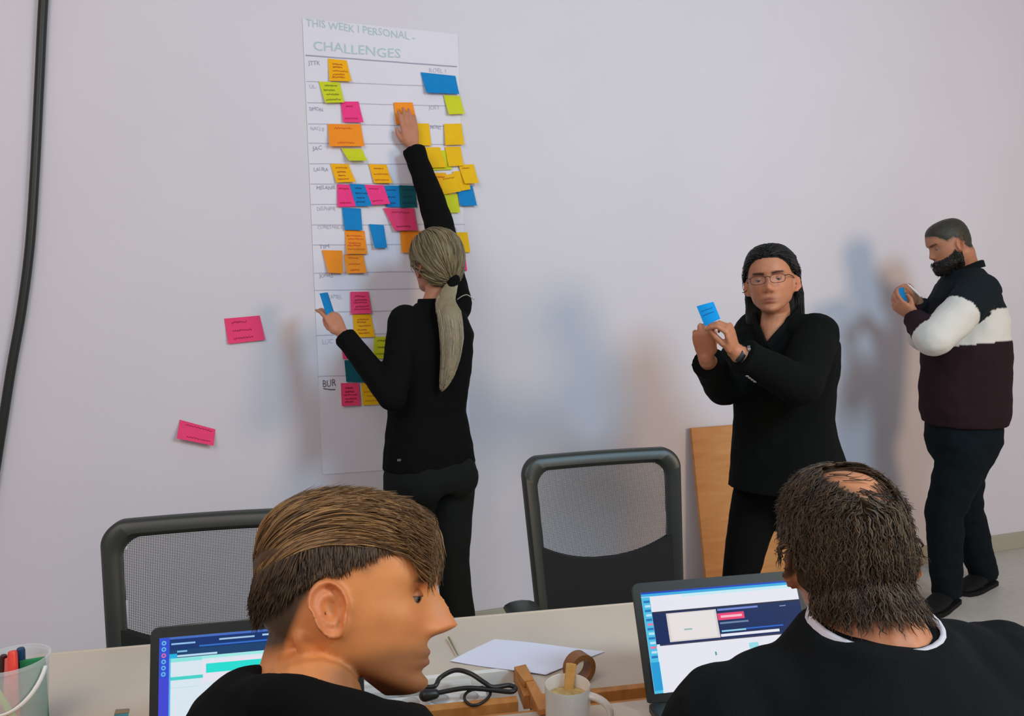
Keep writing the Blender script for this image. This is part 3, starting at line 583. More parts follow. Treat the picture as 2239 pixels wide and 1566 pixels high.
# ------------------------------------------------------------------ office chairs
fr_m = mat('chair_plastic', (0.022, 0.027, 0.022), 0.42)
net_m = mesh_fabric('chair_net', (0.055, 0.057, 0.052), 1256.0, 0.0)
pad_m = mat('chair_black_fabric', (0.006, 0.006, 0.007), 0.9, bump=.3, bscale=400)
def office_chair(loc, yaw, top, label, w=.47):
    o = empty('office_chair', loc, label, 'chair', 'mesh back office chairs')
    loc = Vector(loc); R = Matrix.Rotation(yaw, 3, 'Z')
    def L_(x, y, z): return loc + R @ V(x, y, z)
    hb = top - .50
    def backy(z): return -.22 - (z - .5) * .16 + .0
    def BP(x, z, o_=0): return L_(x, backy(z) - .10 * 0 + .35 * (x * x) + o_, z)       # gently curved back
    hw = w / 2
    def outline(inset, n=9, rc=.042):
        pts = []; ht = top - inset * .95; hbm = hb + inset
        wt, wb = hw - inset, hw - inset - .02
        def arch(x): return ht - .025 * (x / hw) ** 2
        for cx, sgn in ((1, 1), (-1, -1)):
            for k in range(n):
                a = (pi / 2) * k / (n - 1) if sgn > 0 else pi / 2 + (pi / 2) * k / (n - 1)
                x = sgn * (wt - rc) + rc * cos(a); pts.append((x, arch(x) - rc + rc * sin(a)))
        for k in range(n):
            a = pi + (pi / 2) * k / (n - 1); pts.append((-(wb - rc) + rc * cos(a), hbm + rc + rc * sin(a)))
        for k in range(n):
            a = 1.5 * pi + (pi / 2) * k / (n - 1); pts.append(((wb - rc) + rc * cos(a), hbm + rc + rc * sin(a)))
        # densify straight runs
        out = []
        for i, p in enumerate(pts):
            q = pts[(i + 1) % len(pts)]; out.append(p); dd = math.dist(p, q)
            for j in range(1, int(dd / .04)): t = j / int(dd / .04); out.append((p[0] + (q[0] - p[0]) * t, p[1] + (q[1] - p[1]) * t))
        return out
    A = outline(0); n = len(A); mid = (0, (top + hb) / 2)
    def scaled(ins):
        # inset outline with same vertex count
        res = []
        for x, z in A:
            kx = (hw - ins) / hw; kz = ((top - hb) / 2 - ins) / ((top - hb) / 2); res.append((x * kx, mid[1] + (z - mid[1]) * kz))
        return res
    g = Geo(); sec = [(.0, -.012), (.004, -.018), (.034, -.018), (.040, -.010), (.042, .002), (.036, .006), (.030, .015), (.007, .016), (.0, .008)]
    rows = [[BP(x, z, dy) for x, z in scaled(ins)] for ins, dy in sec]; rows.append(rows[0])
    g.loft(rows, False, False); mk('back_frame', g, fr_m, o, smooth=True, autos=50)
    # net: stretched panel with local coordinates for the weave
    I = scaled(.040); xs = [p[0] for p in I]; zs = [p[1] for p in I]
    def net_panel(name, inside, m):
        nx, nz = 40, 44; vs_ = {}; verts = []; faces = []; uvs = []
        x0, x1, z0, z1 = min(xs), max(xs), min(zs), max(zs)
        def vid(i, j):
            if (i, j) not in vs_:
                vs_[(i, j)] = len(verts); t = j / nz; z = z0 + (z1 - z0) * t
                zz = min(max(z, z0 + .001), z1 - .001); row = [p[0] for p in I if abs(p[1] - zz) < .03] or [x0, x1]
                x = x0 + (x1 - x0) * i / nx
                verts.append(BP(x, z, -.004 - .012 * sin(pi * min(max((x - x0) / (x1 - x0), 0), 1)) * sin(pi * t)) - loc); uvs.append(((x + z) * .7071, (x - z) * .7071, 0))
            return vs_[(i, j)]
        poly = I
        def inp(x, z):
            c = False; jn = len(poly) - 1
            for i_ in range(len(poly)):
                xi, zi = poly[i_]; xj, zj = poly[jn]
                if (zi > z) != (zj > z) and x < (xj - xi) * (z - zi) / (zj - zi) + xi: c = not c
                jn = i_
            return c
        for i in range(nx):
            for j in range(nz):
                x = x0 + (x1 - x0) * (i + .5) / nx; z = z0 + (z1 - z0) * (j + .5) / nz
                if inp(x, z) and inside(x, z): faces.append((vid(i, j), vid(i + 1, j), vid(i + 1, j + 1), vid(i, j + 1)))
        mesh = bpy.data.meshes.new(name); mesh.from_pydata([tuple(v) for v in verts], [], faces)
        a = mesh.attributes.new('net', 'FLOAT_VECTOR', 'POINT'); a.data.foreach_set('vector', np.array(uvs, np.float32).ravel())
        mesh.materials.append(m); mesh.polygons.foreach_set('use_smooth', [True] * len(mesh.polygons))
        return link_mesh(name, mesh, o)
    net_panel('net_panel', lambda x, z: z > top - .36, net_m)
    # solid lower panel, upper edge sagging in the middle
    g = Geo(); nx = 24; up_, lo_ = [], []
    for i in range(nx + 1):
        x = -hw + .035 + (w - .07) * i / nx; zt = top - .300 + .075 * (abs(x) / hw) ** 2.2
        up_.append((x, zt)); lo_.append((x, hb + .03))
    rows = [[BP(x, z, .012) for x, z in up_], [BP(x, z, .014) for x, z in lo_], [BP(x, z, -.014) for x, z in lo_], [BP(x, z, -.008) for x, z in up_]]; rows.append(rows[0])
    g.grid(rows, False); mk('lumbar_panel', g, pad_m, o, smooth=True, autos=40)
    sh = hb - .06
    g = Geo(); rr = []
    for k, (sc_, z) in enumerate(((.88, -.045), (.97, -.035), (1, -.01), (.97, .012), (.85, .02))):
        rr.append([L_(.25 * sc_ * np.sign(cos(a)) * abs(cos(a)) ** .6, .02 + .24 * sc_ * np.sign(sin(a)) * abs(sin(a)) ** .6, sh + z) for a in [2 * pi * q / 32 for q in range(32)]])
    g.loft(rr); mk('seat', g, pad_m, o, smooth=True, autos=60)
    g = Geo(); g.tube([L_(0, -.10, sh - .04), L_(0, -.24, sh - .05), BP(0, hb + .02, -.03), BP(0, hb + .16, -.03)], [(.035, .015)] * 4, side=R @ V(1, 0, 0), n=10); mk('back_bracket', g, fr_m, o, smooth=True)
    for s in (-1, 1):
        arm = mk('armrest', (lambda g: (g.tube([L_(s * .285, -.10, sh + .215), L_(s * .287, .03, sh + .222), L_(s * .285, .13, sh + .215)], [(.042, .014), (.046, .015), (.036, .012)], side=R @ V(1, 0, 0), n=14), g)[1])(Geo()), fr_m, o, smooth=True)
        mk('armrest_post', (lambda g: (g.tube([L_(s * .15, 0, sh - .05), L_(s * .27, 0, sh - .04), L_(s * .285, 0, sh + .03), L_(s * .285, 0, sh + .205)], [(.025, .012)] * 4, side=R @ V(0, 1, 0), n=10), g)[1])(Geo()), fr_m, arm, smooth=True)
    g = Geo(); g.tube([L_(0, 0, .09), L_(0, 0, .26)], [.028, .026], n=14); g.tube([L_(0, 0, .26), L_(0, 0, sh - .03)], [.017, .017], n=12); mk('gas_lift', g, fr_m, o, smooth=True)
    for k in range(5):
        a = 2 * pi * k / 5 + .3; d = V(cos(a), sin(a), 0)
        leg = mk('base_leg', (lambda g: (g.tube([L_(0, 0, .10), L_(d.x * .15, d.y * .15, .095), L_(d.x * .29, d.y * .29, .075)], [(.028, .02), (.022, .016), (.016, .012)], side=R @ V(-d.y, d.x, 0), n=10), g)[1])(Geo()), fr_m, o, smooth=True)
        mk('caster', (lambda g: (g.tube([L_(d.x * .29 - d.y * .018, d.y * .29 + d.x * .018, .03), L_(d.x * .29 + d.y * .018, d.y * .29 - d.x * .018, .03)], [.03, .03], n=14, round0=False, round1=False), g)[1])(Geo()), fr_m, leg, smooth=True, autos=40)
    return o
c1 = P(408, 1250, 1.50); c2 = P(1390, 1150, 1.86)
CH1 = office_chair((c1.x + .0, c1.y + .0, 0), radians(180) + radians(10), .968, 'black office chair with mesh back behind the teal laptop', .475)
CH2 = office_chair((c2.x + .02, c2.y, 0), radians(180) + radians(14), 1.022, 'black office chair with mesh back between the two standing black clad people', .455)
# ------------------------------------------------------------------ people: shared anatomy
HEAD_ROWS = [(.1175, .1175, .004, -.022, .010), (.112, .110, .036, -.056, .036), (.099, .094, .064, -.078, .055), (.078, .072, .081, -.092, .067), (.052, .045, .0905, -.099, .0735), (.030, .018, .0935, -.100, .0755), (.010, -.005, .0875, -.098, .0755),
             (-.012, -.025, .0845, -.093, .0735), (-.030, -.040, .0845, -.085, .071), (-.048, -.052, .0855, -.074, .0675), (-.062, -.060, .0870, -.062, .064), (-.075, -.066, .0862, -.050, .0605), (-.088, -.070, .0845, -.038, .0565), (-.100, -.073, .0855, -.028, .0515), (-.110, -.076, .0820, -.020, .045), (-.116, -.078, .071, -.012, .036), (-.118, -.080, .045, .002, .018)]
def interp_rows(rows, n):
    a = np.array(rows); k = len(a); t = np.linspace(0, k - 1, n); out = np.zeros((n, a.shape[1]))
    for j, x in enumerate(t):
        i = min(int(x), k - 2); f = x - i
        p0, p1, p2, p3 = a[max(i - 1, 0)], a[i], a[i + 1], a[min(i + 2, k - 1)]
        out[j] = 0.5 * ((2 * p1) + (p2 - p0) * f + (2 * p0 - 5 * p1 + 4 * p2 - p3) * f * f + (3 * p1 - p0 - 3 * p2 + p3) * f ** 3)
    return out
def gs(x, s): return np.exp(-(x / s) ** 2)
def head_geo(o=None):
    """head in its own frame: +y face, +z up, +x the person's right"""
    q = dict(nose=1.0, nose_w=1.0, chin=0.0, jaw=1.0, lips=1.0, brow=1.0, eyes=1.0, hump=0.0, ear=1.0, ear_out=0.0); q.update(o or {})
    R = interp_rows(HEAD_ROWS, 84); N = 88; V_ = np.zeros((len(R), N, 3))
    an = np.linspace(0, 2 * pi, N, endpoint=False)
    for i, (zf, zb, yf, yb, w) in enumerate(R):
        yc = -.012 if zf > -.02 else -.012 + (.02) * min(1, (-.02 - zf) / .09)
        low = float(sstep(-.03, -.11, zf)); w = w * (1 + (q['jaw'] - 1) * float(sstep(-.02, -.08, zf)))
        nf = 2.25; s_, c_ = np.sin(an), np.cos(an)
        x = w * np.sign(s_) * np.abs(s_) ** (2 / 2.15)
        y = np.where(c_ >= 0, yc + (yf - yc) * np.abs(c_) ** (2 / nf), yc - (yc - yb) * np.abs(c_) ** (2 / 2.0))
        fr = np.clip((y - yc) / max(yf - yc, 1e-4), 0, 1)
        x = x * (1 - .20 * low * fr ** 1.5)
        t = (y - yb) / max(yf - yb, 1e-4); z = zb + (zf - zb) * t
        V_[i, :, 0], V_[i, :, 1], V_[i, :, 2] = x, y, z
    x, y, z = V_[..., 0], V_[..., 1], V_[..., 2]; ax = np.abs(x); front = sstep(.02, .06, y)
    # nose
    nz = np.interp(z, [-.056, -.048, -.042, -.034, -.022, -.008, .006, .018, .03], [0, .004, .016, .0265, .0215, .0135, .0065, .002, 0])
    nz = nz + q['hump'] * gs(z + .006, .012)
    sg = np.interp(z, [-.05, -.040, -.030, -.015, .01], [.0150, .0145, .0115, .0085, .0075]) * q['nose_w']
    dy = nz * q['nose'] * gs(x, sg)
    dy += .0045 * gs(ax - .0135 * q['nose_w'], .0055) * gs(z + .040, .007)               # wings
    # eyes, brow, cheek, lips, chin
    dy += -.0115 * gs(ax - .031, .0175) * gs(z - .002, .0125) * q['eyes']
    dy += .0058 * gs(ax - .031, .0125) * gs(z + .001, .0075) * q['eyes']
    dy += .0042 * gs(ax - .030, .024) * gs(z - .021, .008) * q['brow']
    dy += .0030 * gs(ax - .042, .018) * gs(z + .030, .016)
    lipx = gs(x, .0215); dy += (.0042 * gs(z + .0665, .0042) + .0050 * gs(z + .0785, .0050) - .0026 * gs(z + .0725, .0020)) * lipx * q['lips']
    dy += -.0022 * gs(x, .005) * gs(z + .056, .006)
    dy += -.0038 * gs(z + .0895, .0055) * gs(x, .022) + (.0045 + q['chin']) * gs(z + .104, .010) * gs(x, .020)
    dy += -.004 * gs(ax - .045, .014) * gs(z + .065, .02)
    V_[..., 1] = y + dy * front
    V_[..., 0] = x + np.sign(x) * .003 * gs(z + .022, .014) * sstep(.0, .04, y) * (1 - sstep(.06, .08, y))
    g = Geo(); g.loft([[Vector(p) for p in row] for row in V_])
    if q['ear']:
        for s in (1, -1): g.add(ear_geo(s, q['ear'], q['ear_out']))
    return g
def ear_geo(s, k=1.0, out=0.0):
    g = Geo(); n, m = 28, 12; rows = []
    for j in range(m + 1):
        rr = j / m; row = []
        for i in range(n):
            a = 2 * pi * i / n; ca, sa = cos(a), sin(a)
            wy = .0185 * (1.0 if sa > 0 else .82) * (1 + .12 * max(sa, 0)); hz = .033 if sa > 0 else .031
            yy, zz = -ca * wy * rr, sa * hz * rr
            # relief: rim, groove, inner fold, bowl
            h = .0030 + .0075 * math.exp(-((rr - .88) / .11) ** 2) * (1 if sa > -.75 else .3) - .0045 * math.exp(-((rr - .66) / .1) ** 2) + .0045 * math.exp(-((rr - .48) / .12) ** 2) * (1 if ca > -.3 else .2) - .0090 * math.exp(-(rr / .36) ** 2)
            if rr > .98: h = .0015
            flare = .006 + .012 * max(0, ca) * rr + out * max(0, ca) * rr
            row.append((yy, zz, h + flare))
        rows.append(row)
    tilt = radians(14)
    def tf(p, back=0):
        y, z, h = p; y2 = y * cos(tilt) - z * sin(tilt); z2 = y * sin(tilt) + z * cos(tilt)
        return Vector((s * (.0705 + (h - back)), (-.014 + y2 * k), -.018 + z2 * k))
    fr = [[tf(p) for p in r] for r in rows]; bk = [[tf(p, .0065) for p in r] for r in reversed(rows)]
    fr[0] = [sum(fr[0], Vector()) / n] * n if False else fr[0]
    g.loft(fr + bk)
    return g
def frame(fwd, roll=0.0, upv=(0, 0, 1)):
    y = Vector(fwd).normalized(); z = Vector(upv); x = y.cross(z).normalized(); z = x.cross(y)
    M = Matrix((x, y, z)).transposed()
    return M @ Matrix.Rotation(roll, 3, 'Y')
def hand(g, wrist, fdir, back, side, curls, thumb, k=1.0, spread=.06, fscale=1.0):
    """wrist point, finger direction, direction the back of the hand faces, side=+1 if the thumb lies on +x of (fdir x back)"""
    y = Vector(fdir).normalized(); z = Vector(back); z = (z - y * z.dot(y)).normalized(); x = y.cross(z) * side
    W = Vector(wrist)
    def H(a, b, c): return W + (x * a + y * b + z * c) * k
    g.tube([H(0, -.02, 0), H(0, .004, 0), H(.002, .03, 0), H(.002, .062, .001), H(.001, .084, 0)], [(.023 * k, .0175 * k), (.0255 * k, .0165 * k), (.034 * k, .0155 * k), (.0385 * k, .0135 * k), (.036 * k, .0105 * k)], side=x, n=16)
    g.ell(H(.024, .028, -.008), (.016 * k, .024 * k, .013 * k), Matrix((x, y, z)).transposed())
    tips = []
    for i, (bx, ln, r) in enumerate(((.0285, .071, .0084), (.0095, .079, .0087), (-.0095, .074, .0083), (-.0272, .058, .0074))):
        a1, a2, a3 = curls[i]; ln *= fscale
        base = H(bx, .082 - (.004 if i == 0 else .010 if i == 3 else 0), .001); sp = spread * (1.5 - i) / 1.5
        d0 = (y * cos(sp) + x * sin(sp)).normalized(); p = base; ang = 0; pts = [base - d0 * .012 * k, base]
        for L, a in ((.46, a1), (.30, a2), (.24, a3)):
            ang += a; dd = d0 * cos(ang) - z * sin(ang); p = p + dd * (ln * L * k); pts.append(p)
        rr = [r * 1.05, r * 1.08, r, r * .92, r * .78]
        # rings at bends
        g.tube(pts, [q * k for q in rr], n=10); tips.append(p)
    t0, t1, t2 = thumb          # three points in hand frame (a,b,c)
    g.tube([H(.018, .020, -.006), H(*t0), H(*t1), H(*t2)], [.013 * k, .0112 * k, .0098 * k, .0078 * k], n=10)
    return tips, H
def arm(g, sh, el, wr, rs=(.052, .043, .038, .042, .026)):
    sh, el, wr = Vector(sh), Vector(el), Vector(wr)
    g.tube([sh, sh.lerp(el, .5), el], [rs[0], rs[1], rs[2]], n=14); g.tube([el, el.lerp(wr, .28), wr], [rs[2], rs[3], rs[4]], n=14)
def sleeve(g, sh, el, wr, rs, cuff=.96):
    sh, el, wr = Vector(sh), Vector(el), Vector(wr); e = el.lerp(wr, cuff)
    g.tube([sh, sh.lerp(el, .5), el], [rs[0], rs[1], rs[2]], n=18); g.tube([el, el.lerp(e, .4), el.lerp(e, .85), e], [rs[2], rs[3], rs[4], rs[4] * 1.04], n=18, round1=False)
def torso_rings(g, rings, n=28, p=2.3):
    """rings: (centre, right-vector, forward-vector, half width, half depth)"""
    rows = []
    for c, r, f, w, d in rings:
        c, r, f = Vector(c), Vector(r).normalized(), Vector(f).normalized()
        rows.append([c + r * (w * np.sign(cos(a)) * abs(cos(a)) ** (2 / p)) + f * (d * np.sign(sin(a)) * abs(sin(a)) ** (2 / p)) for a in [2 * pi * k / n for k in range(n)]])
    g.loft(rows)
def shoe(name, ankle, fdir, m, parent, k=1.0, sole=None):
    a = Vector(ankle); f = Vector((fdir[0], fdir[1], 0)).normalized(); s = f.cross(V(0, 0, 1)); z0 = 0.0; b = V(a.x, a.y, 0)
    g = Geo(); rows = []
    for t, w, h in ((-.075, .026, .055), (-.06, .034, .085), (-.02, .037, .098), (.03, .040, .082), (.09, .045, .062), (.14, .044, .05), (.175, .034, .04), (.19, .018, .03)):
        c = b + f * t * k; rows.append([c + s * (w * k * cos(q)) + V(0, 0, max(.012, .012 + (h - .012) * (.5 + .5 * sin(q)) ** .8) * k) for q in [2 * pi * i / 18 for i in range(18)]])
    g.loft(rows); o = mk(name, g, m, parent, smooth=True)
    g = Geo(); rows = []
    out = [(t, w) for t, w in ((-.08, .02), (-.068, .034), (-.02, .039), (.03, .042), (.09, .048), (.14, .046), (.178, .035), (.195, .012))]
    lo = [b + f * t * k + s * w * k for t, w in out] + [b + f * t * k - s * w * k for t, w in reversed(out)]
    g.prism([p + V(0, 0, .001) for p in lo], (0, 0, .018 * k)); mk('sole', g, sole or m, o)
    return o
def skin_col(me, M, base, o):
    """skin colour by place on the head: lips, brows, ears, stubble, cropped hair, painted shade in mouth and nostrils"""
    q = dict(lip=(.42, .12, .09), brow=(.03, .02, .015), brow_a=0.0, stub=(.1, .07, .05), stub_a=0.0, crop=None, red=(.55, .16, .08)); q.update(o)
    c = mcoords(me); Mi = np.array(M.inverted()); L = c @ Mi[:3, :3].T + Mi[:3, 3]
    x, y, z = L[:, 0], L[:, 1], L[:, 2]; ax = np.abs(x); near = (np.abs(z) < .15) & (ax < .10) & (np.abs(y) < .14)
    col = np.tile(np.array(base, np.float32), (len(c), 1))
    def mix(w, cc):
        w = (np.clip(w, 0, 1) * near)[:, None]; col[:] = col * (1 - w) + np.array(cc, np.float32) * w
    front = sstep(.05, .075, y)
    mix(.35 * gs(ax - .04, .02) * gs(z + .03, .018) * front + .4 * gs(x, .014) * gs(z + .035, .012) * front, q['red'])
    mix(.45 * sstep(.074, .084, ax) * gs(z + .018, .05) * gs(y + .014, .04), q['red'])
    mix(.85 * gs(ax / (.0245) , 1.0) ** 2 * front * sstep(-.0875, -.082, z) * (1 - sstep(-.066, -.0615, z)), q['lip'])
    mix(.75 * gs(z + .0728, .0016) * gs(ax, .021) * front, (.10, .03, .025))  # shade of the mouth crease, painted into the skin colour
    mix(.8 * gs(ax - .0095, .004) * gs(z + .0475, .0028) * front, (.10, .035, .02))  # dark of the nostrils painted on, no holes modelled
    if q['stub_a']: mix(q['stub_a'] * sstep(-.05, -.075, z - .25 * (y - .05)) * sstep(-.03, .01, y) * (1 - sstep(-.125, -.15, -z * -1) ), q['stub'])
    if q['brow_a']: mix(q['brow_a'] * front * (1 - sstep(.003, .0052, np.abs(z - .0195 - .10 * (ax - .03) + 4.0 * (ax - .034) ** 2))) * sstep(.010, .014, ax) * (1 - sstep(.048, .054, ax)), q['brow'])
    if q['crop']: mix(q['crop'](x, y, z), q['cropc'])
    setcol(me, col)
    return L
skin_m = mat('skin', (.6, .3, .2), .5, attr=True, var=.05, scale=60, spec=.35)
MATS['skin'].node_tree.nodes['Principled BSDF'].inputs['Subsurface Weight'].default_value = 0.0
hair_m = mat('hair', (.1, .1, .1), .5, attr=True, spec=.3)
def eye(parent, M, sx, open_=1.0, iris=(.06, .035, .02), gaze=(0, 1, 0)):
    c = M @ V(sx * .031, .0650, -.0005); R = M.to_3x3() @ Vector((0, 1, 0)).rotation_difference(Vector(gaze)).to_matrix(); g = Geo(); n = 16
    rows = []; cols = []
    for i in range(11):
        h = pi * (i + .1) / 10.2; rr = sin(h) * .0118
        rows.append([c + R @ V(rr * cos(2 * pi * k / n), .0118 * cos(h), rr * sin(2 * pi * k / n)) for k in range(n)])
        cc = (.004, .004, .004) if h < .25 else iris if h < .62 else (.22, .16, .13); cols += [cc] * n
    g.loft(rows); g.c = cols
    e = mk('eye', g, mat('eye', (1, 1, 1), .15, attr=True), parent, smooth=True)
    return e
def hair_strands(me_head, M, roots, flow, length, lift, r, cols, nseg=8, rng=None, sag=0.0, jit=.25, curl=0.0):
    """many thin tapered locks that follow the skull and then fall free"""
    rng = rng or random.Random(3); g = Geo()
    bv = BVH[me_head.name]
    Mi = M.inverted()
    for p0 in roots:
        ln = length(p0) * rng.uniform(.8, 1.15); stp = ln / nseg; p = Vector(p0); pts = []
        loc, nrm, _, _ = bv.find_nearest(p); p = loc; ph = rng.uniform(0, 6.28); jx = Vector((rng.uniform(-1, 1), rng.uniform(-1, 1), rng.uniform(-1, 1))) * jit
        lf = rng.uniform(.75, 1.25)
        for i in range(nseg + 1):
            t = i / nseg
            loc, nrm, _, dist = bv.find_nearest(p)
            if (p - loc).dot(nrm) < 0: p = loc.copy()
            off = lift(t, p0) * lf
            want = loc + nrm * off
            if (p - loc).length < off or t < .75 and sag == 0: p = want if (p - loc).length < off * 2.5 + .01 else p
            if sag == 0 and (p - loc).length > .04: break
            pts.append(p.copy())
            d = flow(Mi @ p, t, p0)
            d = (M.to_3x3() @ Vector(d)); d = d + jx * (0.4 + t * .6)
            if sag: d = d + V(0, 0, -sag * t)
            d = d - nrm * d.dot(nrm) * (1 - t) if (p - loc).length < off * 1.5 else d
            if d.length < 1e-5: d = V(0, 0, -1)
            if curl: d = d.normalized() + V(sin(ph + i * 1.9), cos(ph * 1.7 + i * 1.6), sin(ph * 2.3 + i * 2.2)) * curl
            p = p + d.normalized() * stp
        if len(pts) < 4: continue
        c0 = cols[rng.randrange(len(cols))]; br = rng.uniform(.75, 1.25); cc = tuple(x * br for x in c0)
        g.tube(pts, [r * (1.0 if i < nseg * .6 else max(.12, 1 - (i / nseg - .6) / .45)) for i in range(len(pts))], n=4, round0=False, round1=False, col=cc)
    return g
BVH = {}
def bvh_of(me): 
    bm = bmesh.new(); bm.from_mesh(me); BVH[me.name] = BVHTree.FromBMesh(bm); bm.free()
def pick_roots(me, M, region, n, rng):
    c = mcoords(me); Mi = np.array(M.inverted()); L = c @ Mi[:3, :3].T + Mi[:3, 3]
    w = region(L[:, 0], L[:, 1], L[:, 2]); near = (np.abs(L[:, 0]) < .092) & (np.abs(L[:, 1]) < .128) & (L[:, 2] < .128) & (L[:, 2] > -.14)
    near &= ~((np.abs(L[:, 0]) > .0705) & (np.abs(L[:, 1] + .016) < .030) & (L[:, 2] > -.06) & (L[:, 2] < .020))
    idx = np.nonzero((w > 0) & near)[0]
    rs = np.random.RandomState(rng.randrange(99999)); pick = rs.choice(idx, min(n, len(idx)) , replace=len(idx) < n)
    return [Vector(c[i]) for i in pick]
def hair_cap(me, M, thick, name, parent, colr, material=None, nz=.3, nsc=60):
    """close layer of hair over the scalp: faces of the head pushed out where thick>0"""
    c = mcoords(me); Mi = np.array(M.inverted()); L = c @ Mi[:3, :3].T + Mi[:3, 3]
    near = (np.abs(L[:, 0]) < .092) & (np.abs(L[:, 1]) < .128) & (np.abs(L[:, 2]) < .14)
    near &= ~((np.abs(L[:, 0]) > .0715) & (np.abs(L[:, 1] + .016) < .026) & (L[:, 2] > -.06) & (L[:, 2] < .018))
    th = np.zeros(len(c)); th[near] = thick(L[near, 0], L[near, 1], L[near, 2])
    no = np.empty(len(c) * 3, np.float32); me.vertices.foreach_get('normal', no); no = no.reshape(-1, 3)
    keep = th > 0; idm = -np.ones(len(c), int); verts = []; faces = []
    nf = len(me.polygons); ls = np.empty(nf * 4, np.int32)
    for p in me.polygons:
        vi = p.vertices
        if keep[vi[0]] and keep[vi[1]] and keep[vi[2]] and keep[vi[-1]]: faces.append(tuple(vi))
    used = sorted({i for f in faces for i in f})
    for k, i in enumerate(used):
        idm[i] = k; q = L[i]; f = 1 + nz * noise.noise((q[0] * nsc, q[1] * nsc * .5, q[2] * nsc))
        verts.append(Vector(c[i]) + Vector(no[i]) * (th[i] * f - .0012))
    g = Geo(); g.v = verts; g.f = [tuple(int(idm[i]) for i in f) for f in faces]
    rr = random.Random(5); g.c = [tuple(x * (1 + .35 * noise.noise((v.x * 120, v.y * 120, v.z * 40))) for x in colr) for v in verts]
    return mk(name, g, material or hair_m, parent, smooth=True, recalc=False)
def Mh(R, c): 
    M = R.to_4x4(); M.translation = Vector(c); return M
# ------------------------------------------------------------------ cloth materials
black_cloth = mat('black_cloth', (.0038, .0040, .0040), .9, bump=.25, bscale=300, spec=.1)
black_wool = mat('black_wool', (.0045, .0055, .0050), .92, bump=.3, bscale=260, spec=.1)
dark_trouser = mat('charcoal_green_trousers', (.0085, .0105, .0090), .85, bump=.2, bscale=300, spec=.12)
dark_jean = mat('dark_jeans', (.0055, .0095, .0125), .9, bump=.25, bscale=320, spec=.1)
navy_knit = mat('dark_navy_knit', (.0050, .0065, .0072), .92, bump=.3, bscale=250, spec=.15)
shoe_m = mat('black_shoe', (.007, .007, .007), .75, spec=.2)
SK_W, SK_P, SK_O = (.50, .20, .105), (.56, .235, .12), (.40, .165, .085)
def base_of(a, b): return Vector(((a.x + b.x) / 2, (a.y + b.y) / 2, 0))
def legs_body(g, hips, knees, ankles, feet, r=(.075, .052, .033)):
    for h, k, a, f in zip(hips, knees, ankles, feet):
        g.tube([h, h.lerp(k, .5), k], [r[0], r[0] * .85, r[1]], n=14); g.tube([k, k.lerp(a, .3), a], [r[1], r[1] * 1.02, r[2]], n=14)
        d = Vector((f[0], f[1], 0)).normalized(); g.tube([a + V(0, 0, -.01) - d * .03, V(a.x, a.y, .035) + d * .06, V(a.x, a.y, .03) + d * .13], [.032, .032, .022], n=10)

